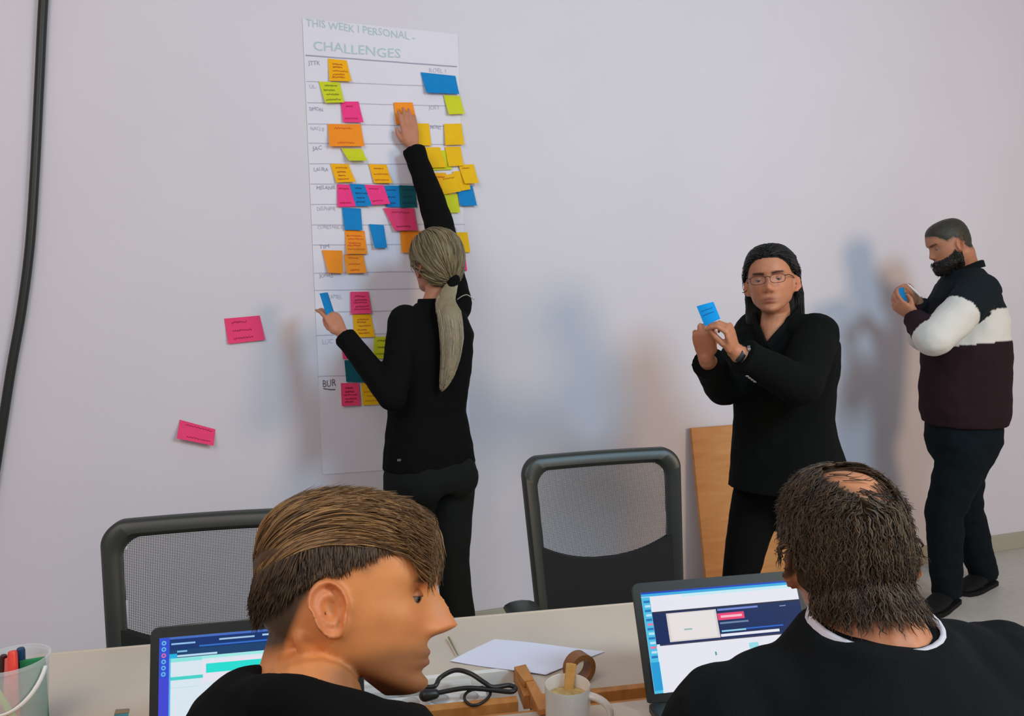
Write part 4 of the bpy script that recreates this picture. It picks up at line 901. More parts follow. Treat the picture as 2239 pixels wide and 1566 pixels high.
# ================================================================== woman at the poster
def build_woman():
    fdir = V(-.60, .80, 0).normalized(); rgt = fdir.cross(V(0, 0, 1))
    pel = P(940, 1010, 2.86); wai = P(935, 905, 2.86); che = P(940, 775, 2.86); nb = P(952, 665, 2.86)
    shL = P(888, 705, 2.77); elL = P(858, 868, 2.66); wrL = P(747, 727, 2.80)
    shR = P(993, 668, 2.95); elR = P(957, 478, 3.04); wrR = onw(903, 320, .055)
    hipL, hipR = pel - rgt * .085 - V(0, 0, .04), pel + rgt * .085 - V(0, 0, .04)
    anL, anR = V(hipL.x - .02, hipL.y - .06, .08), V(hipR.x + .05, hipR.y - .14, .08)
    knL = hipL.lerp(anL, .48) + fdir * .02; knR = hipR.lerp(anR, .48) + fdir * .03 
    e = empty('person', base_of(anL, anR), 'blond person with a ponytail in black, one arm raised to the poster', 'person')
    Rh = frame(V(-.62, .78, .22), radians(-4)); hc = P(953, 578, 2.865); M = Mh(Rh, hc)
    g = Geo(); g.add(head_geo(dict(nose=.85, ear=1.0, jaw=.93)), M)
    nk = M @ V(0, -.03, -.07); g.tube([nk, nk.lerp(nb, .6), nb, nb - V(0, 0, .04)], [.050, .047, .052, .07], n=16)
    torso_rings(g, [(pel - V(0, 0, .06), rgt, fdir, .15, .10), (pel, rgt, fdir, .155, .10), (wai, rgt, fdir, .12, .085), (che, rgt, fdir, .145, .095), (che + (nb - che) * .65, rgt, fdir, .15, .07), (nb - V(0, 0, .02), rgt, fdir, .06, .05)])
    arm(g, shL, elL, wrL, (.046, .038, .034, .036, .023)); arm(g, shR, elR, wrR, (.046, .038, .034, .036, .023))
    # raised hand: flat against the note, back of the hand towards the room
    hand(g, wrR, onw(888, 238, .036) - wrR, WN, -1, [(.03, .08, .08), (.02, .07, .07), (.03, .08, .08), (.05, .1, .1)], ((.040, .036, -.010), (.050, .058, -.014), (.050, .080, -.014)), k=.98, spread=.06)
    # lowered hand: pinching a note
    fd = P(712, 668, 2.83) - wrL
    hand(g, wrL, fd, V(.55, -.75, .35), -1, [(.25, .3, .2), (.35, .35, .3), (.5, .4, .3), (.65, .45, .3)], ((.028, .045, -.022), (.026, .070, -.030), (.020, .094, -.030)), k=.92, spread=.03)
    legs_body(g, (hipL, hipR), (knL, knR), (anL, anR), (fdir, fdir))
    me = remesh(g, .0042, 5); bvh_of(me)
    skin_col(me, M, (.50, .215, .125), {})
    # hair pulled back to a knot at the nape
    knot = V(.004, -.105, -.045)
    def hl(y): return np.interp(y, [-.11, -.06, -.03, -.005, .03, .06, .09], [-.075, -.07, -.03, .012, .015, .04, .058])
    cap = hair_cap(me, M, lambda x, y, z: np.where(z > hl(y), .012 * np.clip((z - hl(y)) / .012, .1, 1), 0), 'hair', e, (.155, .125, .065), nz=.25, nsc=40)
    rng = random.Random(11)
    def flow(p, t, p0): d = knot - p; return d.normalized()
    roots = pick_roots(me, M, lambda x, y, z: z > hl(y) + .002, 1500, rng)
    gs_ = hair_strands(me, M, roots, flow, lambda p: max(.03, (M.inverted() @ p - knot).length * .95), lambda t, p: .012 + .004 * sin(pi * t), .0021, [(.17, .135, .070), (.24, .195, .105), (.11, .085, .045), (.20, .165, .09)], nseg=9, rng=rng, jit=.10)
    mk('hair_strands', gs_, hair_m, cap, smooth=True, recalc=False)['kind'] = 'stuff'
    def tailw(t): return float(np.interp(t, [0, .1, .3, .5, .7, .85, 1], [.016, .028, .042, .040, .030, .020, .005]))
    kw = M @ V(.004, -.112, -.048); g = Geo(); ps = [P(975, 655, 2.77), P(983, 690, 2.735), P(988, 740, 2.72), P(984, 790, 2.72), P(975, 830, 2.72), P(966, 856, 2.72)]; ps = smooth_path([kw] + ps, 5)
    g.tube(ps, [tuple(w_ * tailw(i / (len(ps) - 1)) for w_ in (1.0, .75)) for i in range(len(ps))], side=V(1, 0, 0), n=14)
    tail_core = remesh(g, .005, 3, wrinkle=.003, wscale=60, stretch=(1, 1, .15)); setcol(tail_core, np.tile(np.array([[.24, .20, .12]], np.float32), (len(tail_core.vertices), 1)))
    pt = put('ponytail', tail_core, hair_m, e)
    g = Geo(); rng = random.Random(12)
    for k in range(420):
        a = rng.uniform(0, 6.28); rr = rng.uniform(.5, 1.05); n = len(ps); end = rng.uniform(.72, 1.0); q = []
        for i in range(0, int(n * end)):
            t = i / (n - 1); w = tailw(t) * rr; q.append(ps[i] + V(cos(a + t * .4), sin(a + t * .4) * .75, 0) * w + V(rng.uniform(-1, 1), rng.uniform(-1, 1), 0) * .0007)
        if len(q) > 3:
            br = rng.uniform(.7, 1.3); g.tube(q, [.0018 * (1 - .6 * i / len(q)) for i in range(len(q))], n=4, round0=False, round1=False, col=(.36 * br, .31 * br, .215 * br))
    mk('ponytail_strands', g, hair_m, pt, smooth=True, recalc=False)['kind'] = 'stuff'
    q = smooth_path([P(1000, 655, 2.78), P(1010, 648, 2.77), P(1022, 645, 2.77), P(1036, 655, 2.77)], 5); g = Geo(); g.tube(q, [.0018] * len(q), n=5, col=(.4, .38, .33)); mk('loose_lock', g, hair_m, pt, smooth=True)
    g = Geo(); kd = (ps[3] - ps[0]).normalized(); g.tube([kw - kd * .012, kw + kd * .014], [.021, .021], n=14); mk('hair_tie', g, black_cloth, e, smooth=True)
    put('body', me, skin_m, e)
    # black top
    g = Geo()
    torso_rings(g, [(pel + V(0, 0, -.015), rgt, fdir, .180, .125), (pel + V(0, 0, .05), rgt, fdir, .172, .120), (wai, rgt, fdir, .148, .112), (wai.lerp(che, .5), rgt, fdir, .155, .118), (che, rgt, fdir, .168, .122), (che.lerp(nb, .4), rgt, fdir, .168, .112), (che.lerp(nb, .72), rgt, fdir, .135, .085), (nb + V(0, 0, .005), rgt, fdir, .072, .062)])
    for s in (-1, 1): g.ell(che + fdir * .10 + rgt * .065 * s + V(0, 0, .01), (.062, .06, .06))
    sleeve(g, shL, elL, wrL, (.064, .056, .050, .046, .040), .93); sleeve(g, shR, elR, wrR, (.068, .062, .058, .050, .043), .95)
    g.ell(shL.lerp(nb, .35) - V(0, 0, .02), (.07, .06, .05)); g.ell(shR.lerp(nb, .3) - V(0, 0, .02), (.07, .06, .06))
    top = put('top', remesh(g, .0065, 5, wrinkle=.005, wscale=11, stretch=(1, 1, .6)), black_cloth, e)
    cl = nb + V(0, 0, .0); g = Geo()
    rows = [[cl + rgt * w * cos(a) + fdir * w * .9 * sin(a) + V(0, 0, z) for a in [2 * pi * k / 24 for k in range(24)]] for w, z in ((.070, -.01), (.066, .018), (.062, .020), (.060, -.005))]
    rows.append(rows[0]); g.loft(rows, False, False); mk('collar', g, black_cloth, top, smooth=True)
    # trousers
    g = Geo(); torso_rings(g, [(pel - V(0, 0, .10), rgt, fdir, .168, .125), (pel - V(0, 0, .05) - fdir * .012, rgt, fdir, .176, .130), (pel + V(0, 0, .02), rgt, fdir, .165, .118), (pel + V(0, 0, .09), rgt, fdir, .145, .108)])
    for h, k, a in ((hipL, knL, anL), (hipR, knR, anR)):
        a2 = V(a.x, a.y, .05); g.tube([h, h.lerp(k, .3), k, k.lerp(a2, .5), a2], [.098, .090, .062, .060, .070], n=18, round1=False)
    for s in (-1, 1): g.ell(pel - fdir * .065 + rgt * .07 * s - V(0, 0, .06), (.085, .075, .085))
    put('trousers', remesh(g, .0075, 6, wrinkle=.003, wscale=10), dark_trouser, e)
    g = Geo(); b_ = pel + V(0, 0, .0) - rgt * .13 + fdir * .06; g.box(P(873, 1006, 2.72), (.007, .003, .004)); mk('pocket_rivet', g, steel, e)
    shoe('shoe', anL, fdir, shoe_m, e); shoe('shoe', anR, fdir, shoe_m, e)
    return wrL
build_woman()
def held_note(px, Z, c, label, bend=.004, lines=2):
    m1, m2 = note_mats(c); q = [P(x, y, z) for (x, y), z in zip(px, Z)]
    nrm = (q[1] - q[0]).cross(q[3] - q[0]).normalized()
    if nrm.dot(CP - q[0]) < 0: nrm = -nrm
    n = 6; rows = [[q[0].lerp(q[1], i / n).lerp(q[3].lerp(q[2], i / n), j / n) + nrm * bend * sin(pi * i / n) for i in range(n + 1)] for j in range(n + 1)]
    g = Geo(); g.grid(rows, False); g.grid([[p - nrm * .0006 for p in r] for r in rows], False)
    o = mk('sticky_note', g, m1, origin=q[0], smooth=True, recalc=False, label=label, cat='sticky note', group='sticky notes in hands')
    for k in range(lines):
        g = Geo(); ps = []
        for i in range(20):
            u = .12 + .7 * i / 19; v = .3 + .22 * k; p = q[0].lerp(q[1], u).lerp(q[3].lerp(q[2], u), v) + nrm * (bend * sin(pi * u) + .001); ps.append(p + V(0, 0, .0015 * sin(i * 2.2)))
        stroke(g, ps, .0018, nrm=nrm); mk('written_line', g, m2, o, recalc=False)
    return o
held_note([(699, 642), (717, 640), (733, 690), (714, 690)], (2.80, 2.87, 2.85, 2.80), 'blue', 'dark blue sticky note pinched in the lowered hand by the poster', .006, 0)

# ================================================================== presenter in the black coat
def build_presenter():
    fdir = V(-.55, -.835, 0).normalized(); rgt = fdir.cross(V(0, 0, 1))          # rgt = his right
    nb = P(1702, 690, 2.80); che = P(1712, 800, 2.80); wai = P(1712, 915, 2.80); pel = P(1718, 1010, 2.80)
    shR = P(1648, 728, 2.90); elR = P(1585, 848, 2.78); wrR = P(1543, 782, 2.55)
    shL = P(1783, 735, 2.70); elL = P(1752, 845, 2.50); wrL = P(1607, 768, 2.46)
    hipR, hipL = pel + rgt * .085 - V(0, 0, .06), pel - rgt * .085 - V(0, 0, .06)
    anR = onz(1618, 1480, .08); anR = V(hipR.x - .13, hipR.y - .02, .08); anL = V(hipL.x + .30, hipL.y + .04, .08)
    knR = hipR.lerp(anR, .5) + fdir * .05; knL = hipL.lerp(anL, .5) + fdir * .03
    e = empty('person', base_of(anL, anR), 'person with glasses and long black hair in a black coat holding up a note', 'person')
    Rh = frame(V(cos(radians(-114)), sin(radians(-114)), .07), radians(5)); hc = P(1685, 614, 2.72); M = Mh(Rh, hc)
    g = Geo(); g.add(head_geo(dict(nose=.82, nose_w=1.15, jaw=1.06, ear_out=.006, eyes=1.1, brow=1.1, lips=1.4)), M)
    nk = M @ V(0, -.02, -.07); g.tube([nk, nk.lerp(nb, .55), nb, nb - V(0, 0, .05)], [.050, .049, .055, .07], n=16)
    g.tube([nb + fdir * .02 + V(0, 0, .02), nb + fdir * .075 + V(0, 0, -.05), nb + fdir * .118 + V(0, 0, -.115)], [.052, .046, .014], n=16)
    torso_rings(g, [(pel - V(0, 0, .06), rgt, fdir, .15, .10), (pel, rgt, fdir, .15, .10), (wai, rgt, fdir, .13, .09), (che, rgt, fdir, .16, .10), (che.lerp(nb, .65), rgt, fdir, .16, .075), (nb - V(0, 0, .02), rgt, fdir, .06, .055)])
    arm(g, shR, elR, wrR); arm(g, shL, elL, wrL)
    # his right hand (image left): back towards the room, pinching the note corner
    fdR = P(1533, 704, 2.50) - wrR
    hand(g, wrR, fdR, V(-.35, -.9, .15), 1, [(.55, .9, .5), (.75, 1.0, .6), (.85, 1.0, .6), (.95, 1.0, .6)], ((.032, .046, -.020), (.034, .072, -.030), (.030, .092, -.034)), k=1.0, spread=.04)
    # his left hand (image right): thumb and forefinger on the note
    fdL = P(1588, 702, 2.43) - wrL
    hand(g, wrL, fdL, V(.75, -.55, .2), -1, [(.75, .75, .4), (.85, .9, .5), (1.0, 1.0, .6), (1.1, 1.0, .6)], ((.030, .046, -.022), (.030, .070, -.036), (.024, .088, -.048)), k=1.0, spread=.04)
    legs_body(g, (hipR, hipL), (knR, knL), (anR, anL), (fdir, fdir))
    me = remesh(g, .0038, 4); bvh_of(me)
    skin_col(me, M, (.50, .205, .105), dict(brow_a=.9, brow=(.04, .022, .015), stub_a=.15, stub=(.2, .1, .06), lip=(.30, .075, .055)))
    for s in (1, -1): eye(e, M, s, iris=(.02, .012, .01), gaze=(0, 1, -.35))
    # eyelids nearly closed
    for s in (1, -1):
        g = Geo(); R3 = M.to_3x3(); rows = []
        for i in range(7):
            a = radians(-16 + i * 16); rows.append([M @ V(s * .031 + .0125 * cos(b) * 1.02, .0652 + .0126 * sin(b) * cos(a) , .0005 + .0126 * sin(b) * sin(a)) for b in [radians(10 + 160 * k / 12) for k in range(13)]])
        g.grid(rows, False); g.c = [(.06, .03, .02) if i == 0 else (.40, .155, .08) for i in range(7) for _ in range(13)]; mk('eyelid', g, skin_m, e, smooth=True, recalc=False)
    # long black hair
    def hl(y, x): return np.interp(y, [-.11, -.05, -.02, .0, .03, .055, .075, .095], [-.09, -.085, -.05, .010, .022, .050, .066, .072]) - .0 * x
    bl = (.0095, .0110, .0095)
    cap = hair_cap(me, M, lambda x, y, z: np.where(z > hl(y, x), .010 * np.clip((z - hl(y, x)) / .014, .1, 1), 0), 'hair', e, bl, nz=.25, nsc=40)
    rng = random.Random(21)
    def flow(p, t, p0):
        s = 1 if p.x > 0 else -1
        if p.y > -.035: return V(s * .35, -1, -.12 if p.z > .03 else .1)
        return V(s * .02, -.1, -1)
    roots = pick_roots(me, M, lambda x, y, z: (z > np.maximum(hl(y, x) + .003, .012)) & (y > -.06), 1500, rng)
    g = hair_strands(me, M, roots, flow, lambda p: .10, lambda t, p: .0105, .0018, [bl, (.014, .016, .014), (.006, .007, .006)], nseg=12, rng=rng, jit=.07, sag=.25)
    mk('hair_strands', g, hair_m, cap, smooth=True, recalc=False)['kind'] = 'stuff'
    # back mass of hair lying on the shoulders
    g = Geo(); g.tube([M @ V(0, -.055, .05), M @ V(0, -.080, -.03), M @ V(.005, -.085, -.10), M @ V(.01, -.085, -.155), M @ V(.02, -.085, -.20)], [(.070, .04), (.096, .038), (.100, .034), (.094, .030), (.065, .02)], side=M.to_3x3() @ V(1, 0, 0), n=20)
    hm = remesh(g, .006, 4, wrinkle=.004, wscale=45, stretch=(1, 1, .2)); setcol(hm, np.tile(np.array([bl], np.float32), (len(hm.vertices), 1))); put('hair_back', hm, hair_m, cap)
    g = Geo()
    for k in range(260):
        a = rng.uniform(0, 6.28); t0 = rng.uniform(0, .3); q = []
        for i in range(9):
            t = t0 + (1 - t0) * i / 8 * rng.uniform(.97, 1.03); zc = .02 - .23 * t; w = float(np.interp(t, [0, .3, .8, 1], [.088, .100, .095, .075])) ; q.append(M @ V(w * cos(a) + rng.uniform(-.001, .001), -.075 - .012 * t + .036 * sin(a), zc))
        g.tube(q, [.0018 * (1 - .7 * i / 8) for i in range(9)], n=4, round0=False, round1=False, col=bl)
    mk('hanging_strands', g, hair_m, cap, smooth=True, recalc=False)['kind'] = 'stuff'
    g = Geo()
    for px in ([(1632, 590), (1627, 605), (1624, 612)], [(1636, 630), (1630, 638), (1624, 640)], [(1742, 600), (1750, 630), (1749, 655)], [(1746, 612), (1752, 640), (1756, 668), (1752, 690)]):
        q = smooth_path([P(x, y, 2.76) for x, y in px], 4); g2 = Geo(); g2.tube(q, [.0016] * len(q), n=5, col=bl); mk('loose_lock', g2, hair_m, cap, smooth=True)
    # glasses
    gl_m = mat('glasses_frame', (.05, .012, .010), .3); R3 = M.to_3x3()
    ge = mk('glasses', (lambda g: (g.tube([M @ V(-.008, .1035, .003), M @ V(0, .106, .006), M @ V(.008, .1035, .003)], [.0014] * 3, n=8), g)[1])(Geo()), gl_m, e, smooth=True)
    for s in (1, -1):
        ring = []
        for k in range(33):
            a = 2 * pi * k / 32; ring.append(M @ V(s * (.032 + .0245 * np.sign(cos(a)) * abs(cos(a)) ** .7), .101 - .06 * abs(.0245 * cos(a)) * (1 if s * cos(a) * s > 0 else .2), -.004 + .0145 * np.sign(sin(a)) * abs(sin(a)) ** .75))
        g = Geo(); g.tube(ring, [.0011] * 33, n=6, round0=False, round1=False); mk('rim', g, gl_m, ge, smooth=True)
        g = Geo(); g.tube([ring[8 + (4 if s < 0 else -4)], ring[8]], [.0013, .0013], n=6); g.v = []; g.f = []
        g = Geo(); b = len(g.v); g.v = [p.copy() for p in ring[:-1]]; g.f = [tuple(range(32))]; mk('lens', g, mat('lens_glass', (.9, .92, .95), .05, alpha=.025, spec=.6), ge, recalc=False)
        g = Geo(); g.tube([M @ V(s * .0565, .100, .004), M @ V(s * .068, .085, .006), M @ V(s * .077, .03, .004), M @ V(s * .079, -.012, .0)], [.0016] * 4, n=6); mk('temple', g, gl_m, ge, smooth=True)
    put('body', me, skin_m, e)
    # coat
    g = Geo()
    hem = P(1724, 1050, 2.80)
    torso_rings(g, [(hem - V(0, 0, .02) + V(.02, 0, 0), rgt, fdir, .225, .205), (hem.lerp(pel, .6) + V(.01, 0, 0), rgt, fdir, .205, .178), (wai.lerp(pel, .4), rgt, fdir, .178, .148), (wai, rgt, fdir, .170, .138), (wai.lerp(che, .5), rgt, fdir, .178, .142), (che, rgt, fdir, .195, .142), (che.lerp(nb, .45), rgt, fdir, .200, .125), (che.lerp(nb, .72) - fdir * .01, rgt, fdir, .165, .098), (nb + V(0, 0, -.012) - fdir * .02, rgt, fdir, .080, .055)], p=2.5)
    sleeve(g, shR, elR, wrR, (.078, .072, .066, .062, .056), .86); sleeve(g, shL, elL, wrL, (.082, .074, .066, .062, .056), .88)
    g.ell(shR.lerp(nb, .4) + V(0, 0, -.005), (.085, .075, .055)); g.ell(shL.lerp(nb, .4) + V(0, 0, -.005), (.085, .075, .055))
    coat = put('coat', remesh(g, .007, 5, wrinkle=.006, wscale=9, stretch=(1, 1, .6)), black_wool, e)
    # collar standing round the neck, open in a v
    fpt = nb + fdir * .085 + V(0, 0, -.115); g = Geo()
    for s in (1, -1):
        path = [nb - fdir * .06 + V(0, 0, .035), nb - fdir * .035 + rgt * .060 * s + V(0, 0, .028), nb + fdir * .015 + rgt * .075 * s + V(0, 0, .0), nb + fdir * .085 + rgt * .05 * s + V(0, 0, -.055), fpt + fdir * .055 + rgt * .012 * s]
        path = smooth_path(path, 5); g = Geo(); g.tube(path, [(.034, .009)] * len(path), side=V(0, 0, 1), n=12); mk('lapel', g, black_wool, coat, smooth=True)
    for k in range(4):
        c = P(1634 + k * 5.5, 822 + k * 4, 2.405 + .0); bvc = BVHTree.FromPolygons([Vector(v.co) + org(coat) for v in coat.data.vertices], [tuple(p.vertices) for p in coat.data.polygons]) if k == 0 else bvc
        d = (c - CP).normalized(); hit = bvc.ray_cast(CP, d)
        if hit[0]:
            c = hit[0]; nn = hit[1]; g = Geo(); t = nn.orthogonal().normalized(); u_ = nn.cross(t)
            g.loft([[c + nn * z + (t * cos(q * pi / 6) + u_ * sin(q * pi / 6)) * r_ for q in range(12)] for r_, z in ((.0062, -.001), (.0062, .002), (.0045, .0032))]); mk('cuff_button', g, mat('steel_button', (.5, .52, .52), .25, metal=.8), coat, smooth=True)
    # watch on his left wrist
    ax = (elL - wrL).normalized(); wc = wrL + ax * .018; g = Geo(); g.tube([wc - ax * .009, wc + ax * .009], [(.031, .026)] * 2, n=20, round0=False, round1=False); mk('watch_strap', g, mat('watch_strap', (.02, .022, .022), .5), e, smooth=True)
    g = Geo(); g.tube([wc + V(.026, -.012, .012), wc + V(.033, -.016, .015)], [.014, .013], n=16, round0=False, round1=False); mk('watch_face', g, steel, e, smooth=True, autos=40)
    # trousers
    g = Geo(); torso_rings(g, [(pel - V(0, 0, .24), rgt, fdir, .09, .06), (pel - V(0, 0, .12), rgt, fdir, .155, .115), (pel - V(0, 0, .03), rgt, fdir, .155, .115), (pel + V(0, 0, .08), rgt, fdir, .14, .105)])
    for h, k, a in ((hipR, knR, anR), (hipL, knL, anL)):
        a2 = V(a.x, a.y, .05); g.tube([h, h.lerp(k, .4), k, k.lerp(a2, .5), a2], [.092, .085, .066, .060, .060], n=18, round1=False)
    put('trousers', remesh(g, .0075, 6, wrinkle=.004, wscale=10), black_cloth, e)
    shoe('shoe', anR, fdir, shoe_m, e); shoe('shoe', anL, fdir, shoe_m, e)
    # ring
    rp = P(1527, 725, 2.47)
build_presenter()
held_note([(1523, 670), (1560, 660), (1575, 697), (1541, 714)], (2.475, 2.455, 2.44, 2.46), 'sky', 'bright blue sticky note held up in both hands', .003, 2)

# ================================================================== bearded man in the striped sweater
def build_bearded():
    fdir = V(-.93, .36, 0).normalized(); rgt = fdir.cross(V(0, 0, 1))          # rgt = his right, away from the camera
    pel = P(2105, 945, 3.50); wai = P(2108, 850, 3.50); che = P(2112, 700, 3.50); nb = P(2108, 588, 3.50)
    shL = P(2140, 640, 3.32); elL = P(2043, 742, 3.22); wrL = P(1997, 693, 3.40)
    shR = P(2085, 640, 3.70); elR = P(2020, 735, 3.66); wrR = P(2004, 655, 3.56)
    hipL, hipR = pel - rgt * .085 - V(0, 0, .05), pel + rgt * .085 - V(0, 0, .05)
    fL = onz(2070, 1325, 0); fR = onz(2150, 1283, 0)
    anL, anR = V(fL.x, fL.y, .09), V(fR.x, fR.y, .09)
    knL = hipL.lerp(anL, .48) + fdir * .05; knR = hipR.lerp(anR, .48) + fdir * .03
    e = empty('person', base_of(anL, anR), 'bearded person in a sweater with a white band writing on a pad by the wall', 'person')
    Rh = frame(V(-.95, .10, -.34), radians(4)); hc = P(2074, 534, 3.46); M = (Rh @ Matrix.Diagonal((.92, .92, .92))).to_4x4(); M.translation = hc
    g = Geo(); g.add(head_geo(dict(nose=.95)), M)
    nk = M @ V(0, -.035, -.06); g.tube([nk, nk.lerp(nb, .5), nb, nb - V(0, 0, .05)], [.058, .058, .062, .075], n=16)
    torso_rings(g, [(pel - V(0, 0, .06), rgt, fdir, .16, .12), (pel, rgt, fdir, .16, .12), (wai, rgt, fdir, .15, .13), (che, rgt, fdir, .17, .12), (che.lerp(nb, .65), rgt, fdir, .16, .085), (nb - V(0, 0, .02), rgt, fdir, .065, .06)])
    arm(g, shL, elL, wrL); arm(g, shR, elR, wrR)
    hand(g, wrL, P(1965, 668, 3.42) - wrL, V(-.1, -.6, -.75), 1, [(.35, .5, .3), (.45, .6, .4), (.55, .6, .4), (.6, .6, .4)], ((.036, .040, -.012), (.046, .062, -.026), (.044, .082, -.036)), k=1.0)
    hand(g, wrR, P(1984, 622, 3.50) - wrR, V(.2, -.7, .6), -1, [(.6, .7, .4), (.75, .8, .5), (.85, .9, .5), (.95, .9, .5)], ((.028, .045, -.022), (.026, .066, -.032), (.018, .082, -.036)), k=1.0)
    legs_body(g, (hipL, hipR), (knL, knR), (anL, anR), (V(-.75, -.6, 0), V(-.8, -.5, 0)))
    me = remesh(g, .0042, 4); bvh_of(me)
    def hl(y): return np.interp(y, [-.11, -.06, -.03, -.005, .03, .06, .09], [-.06, -.055, -.02, .02, .012, .045, .065])
    skin_col(me, M, (.44, .19, .105), dict(brow_a=.85, crop=lambda x, y, z: .9 * sstep(-.010, .020, z - hl(y)), cropc=(.045, .038, .025)))
    for s in (1, -1): eye(e, M, s, gaze=(0, 1, -.6))
    hair_cap(me, M, lambda x, y, z: np.where(z > hl(y), .0032 * np.clip((z - hl(y)) / .025, .36, 1), 0), 'cropped_hair', e, (.036, .032, .022), nz=.2, nsc=120)
    def bt(x, y, z):
        line = np.interp(y, [-.02, .0, .02, .045, .07, .09], [.0, -.005, -.034, -.050, -.054, -.055])
        lip = gs(np.abs(x), .021) * gs(z + .0725, .0075) * sstep(.06, .075, y)
        w = sstep(.0, .010, line - z) * sstep(-.024, -.010, y) * sstep(-.135, -.122, z) - 1.3 * lip
        w = w * (np.abs(x) < .0745) * sstep(-.06, -.01, y + .55 * (z + .09) * (z < -.09))
        return np.where(w > .15, np.clip(w, 0, 1) * (.005 + .013 * sstep(-.05, -.085, z)), 0)
    bd = hair_cap(me, M, bt, 'beard', e, (.012, .010, .008), nz=.4, nsc=160)
    rng = random.Random(51); roots = pick_roots(me, M, lambda x, y, z: bt(x, y, z) > .004, 700, rng)
    g = hair_strands(me, M, roots, lambda p, t, p0: V(0, .35, -1), lambda p: .022, lambda t, p: .008 + .010 * t, .0011, [(.012, .010, .008), (.02, .016, .012)], nseg=4, rng=rng, jit=.4)
    mk('beard_strands', g, hair_m, bd, smooth=True, recalc=False)['kind'] = 'stuff'
    put('body', me, skin_m, e)
    # sweater: colour bands by height on the trunk and along the arm
    g = Geo(); hem = P(2108, 925, 3.50)
    torso_rings(g, [(hem, rgt, fdir, .19, .172), (hem + V(0, 0, .06), rgt, fdir, .195, .180), (wai, rgt, fdir, .20, .182), (wai.lerp(che, .5), rgt, fdir, .20, .176), (che, rgt, fdir, .20, .165), (che.lerp(nb, .45), rgt, fdir, .20, .140), (che.lerp(nb, .75), rgt, fdir, .165, .105), (nb + V(0, 0, .0), rgt, fdir, .085, .075)], p=2.4)
    sleeve(g, shL, elL, wrL, (.088, .082, .074, .064, .046), .93); sleeve(g, shR, elR, wrR, (.088, .080, .072, .062, .046), .93)
    g.ell(shL.lerp(nb, .4) - V(0, 0, .01), (.09, .08, .06)); g.ell(shR.lerp(nb, .4) - V(0, 0, .01), (.09, .08, .06))
    sm = remesh(g, .007, 5, wrinkle=.007, wscale=9, stretch=(1, 1, 1.4)); c = mcoords(sm)
    col = np.zeros_like(c)
    navy, wht, bur = np.array(c8(22, 30, 34)), np.array(c8(212, 210, 202)), np.array(c8(40, 25, 30))
    def param(c, a, b):
        a = np.array(a); b = np.array(b); d = b - a; t = np.clip(((c - a) @ d) / (d @ d), 0, 1); return t, np.linalg.norm(c - a - t[:, None] * d, axis=1)
    zt0, zt1 = P(2200, 740, 3.5).z, P(2200, 672, 3.5).z
    # trunk band tilts down towards the front
    fy = (c - np.array(che)) @ np.array(fdir); zz = c[:, 2] + .10 * np.clip(fy + .12, 0, .4)
    tr = np.where(zz > zt1, 0, np.where(zz > zt0, 1, 2))
    for sh, el, wr in ((shL, elL, wrL), (shR, elR, wrR)):
        t1, d1 = param(c, sh, el); t2, d2 = param(c, el, wr)
        onarm = (np.minimum(d1, d2) < .098) & (((c - np.array(sh)) @ np.array((el - sh).normalized())) > .03)
        side = (c - np.array(che)) @ np.array(rgt); lim = np.abs(side) > .0 
        fo = d2 < d1 - .004
        k = np.where(fo, np.where(t2 > .22, 2, 1), np.where(t1 < .42, 0, 1))
        tr = np.where(onarm & ((np.abs(side) > .135) | (fy > .17)), k, tr)
    col = np.where((tr == 0)[:, None], navy, np.where((tr == 1)[:, None], wht, bur)).astype(np.float32); setcol(sm, col)
    put('sweater', sm, mat('striped_knit', (1, 1, 1), .9, attr=True, bump=.3, bscale=260, spec=.15), e, 'navy, white and burgundy banded sweater')
    g = Geo(); rows = [[nb + rgt * w * cos(a) + fdir * w * .95 * sin(a) + V(0, 0, z - .02 * sin(a)) for a in [2 * pi * k / 24 for k in range(24)]] for w, z in ((.088, -.012), (.080, .016), (.072, .018), (.072, -.01))]
    rows.append(rows[0]); g.loft(rows, False, False); mk('neckband', g, navy_knit, e, smooth=True)
    g = Geo(); torso_rings(g, [(pel - V(0, 0, .24), rgt, fdir, .10, .07), (pel - V(0, 0, .16), rgt, fdir, .145, .105), (pel - V(0, 0, .10), rgt, fdir, .165, .13), (pel - V(0, 0, .03), rgt, fdir, .178, .155), (pel + V(0, 0, .06), rgt, fdir, .172, .15)])
    for h, k, a in ((hipL, knL, anL), (hipR, knR, anR)):
        a2 = V(a.x, a.y, .055); g.tube([h, h.lerp(k, .4), k, k.lerp(a2, .5), a2], [.105, .098, .080, .072, .064], n=18, round1=False)
    put('jeans', remesh(g, .0075, 5, wrinkle=.006, wscale=12, stretch=(1, 1, 1.6)), dark_jean, e)
    sd = V(-.5, -.85, 0)
    shoe('shoe', anL, V(-.75, -.6, 0), shoe_m, e, 1.05); shoe('shoe', anR, V(-.8, -.5, 0), shoe_m, e, 1.05)
    return wrL, wrR
build_bearded()
held_note([(1960, 632), (1976, 628), (1984, 660), (1970, 658)], (3.44, 3.50, 3.48, 3.42), 'blue', 'blue note pad in the hands of the bearded person', .003, 0)
g = Geo(); g.tube([P(1990, 626, 3.47), P(2013, 648, 3.44)], [.0045, .0045], n=10); g.tube([P(1990, 626, 3.47), P(1984, 621, 3.475)], [.004, .0012], n=10)
mk('marker_pen', g, white_pl, smooth=True, label='white marker pen in the writing hand of the bearded person', cat='pen')
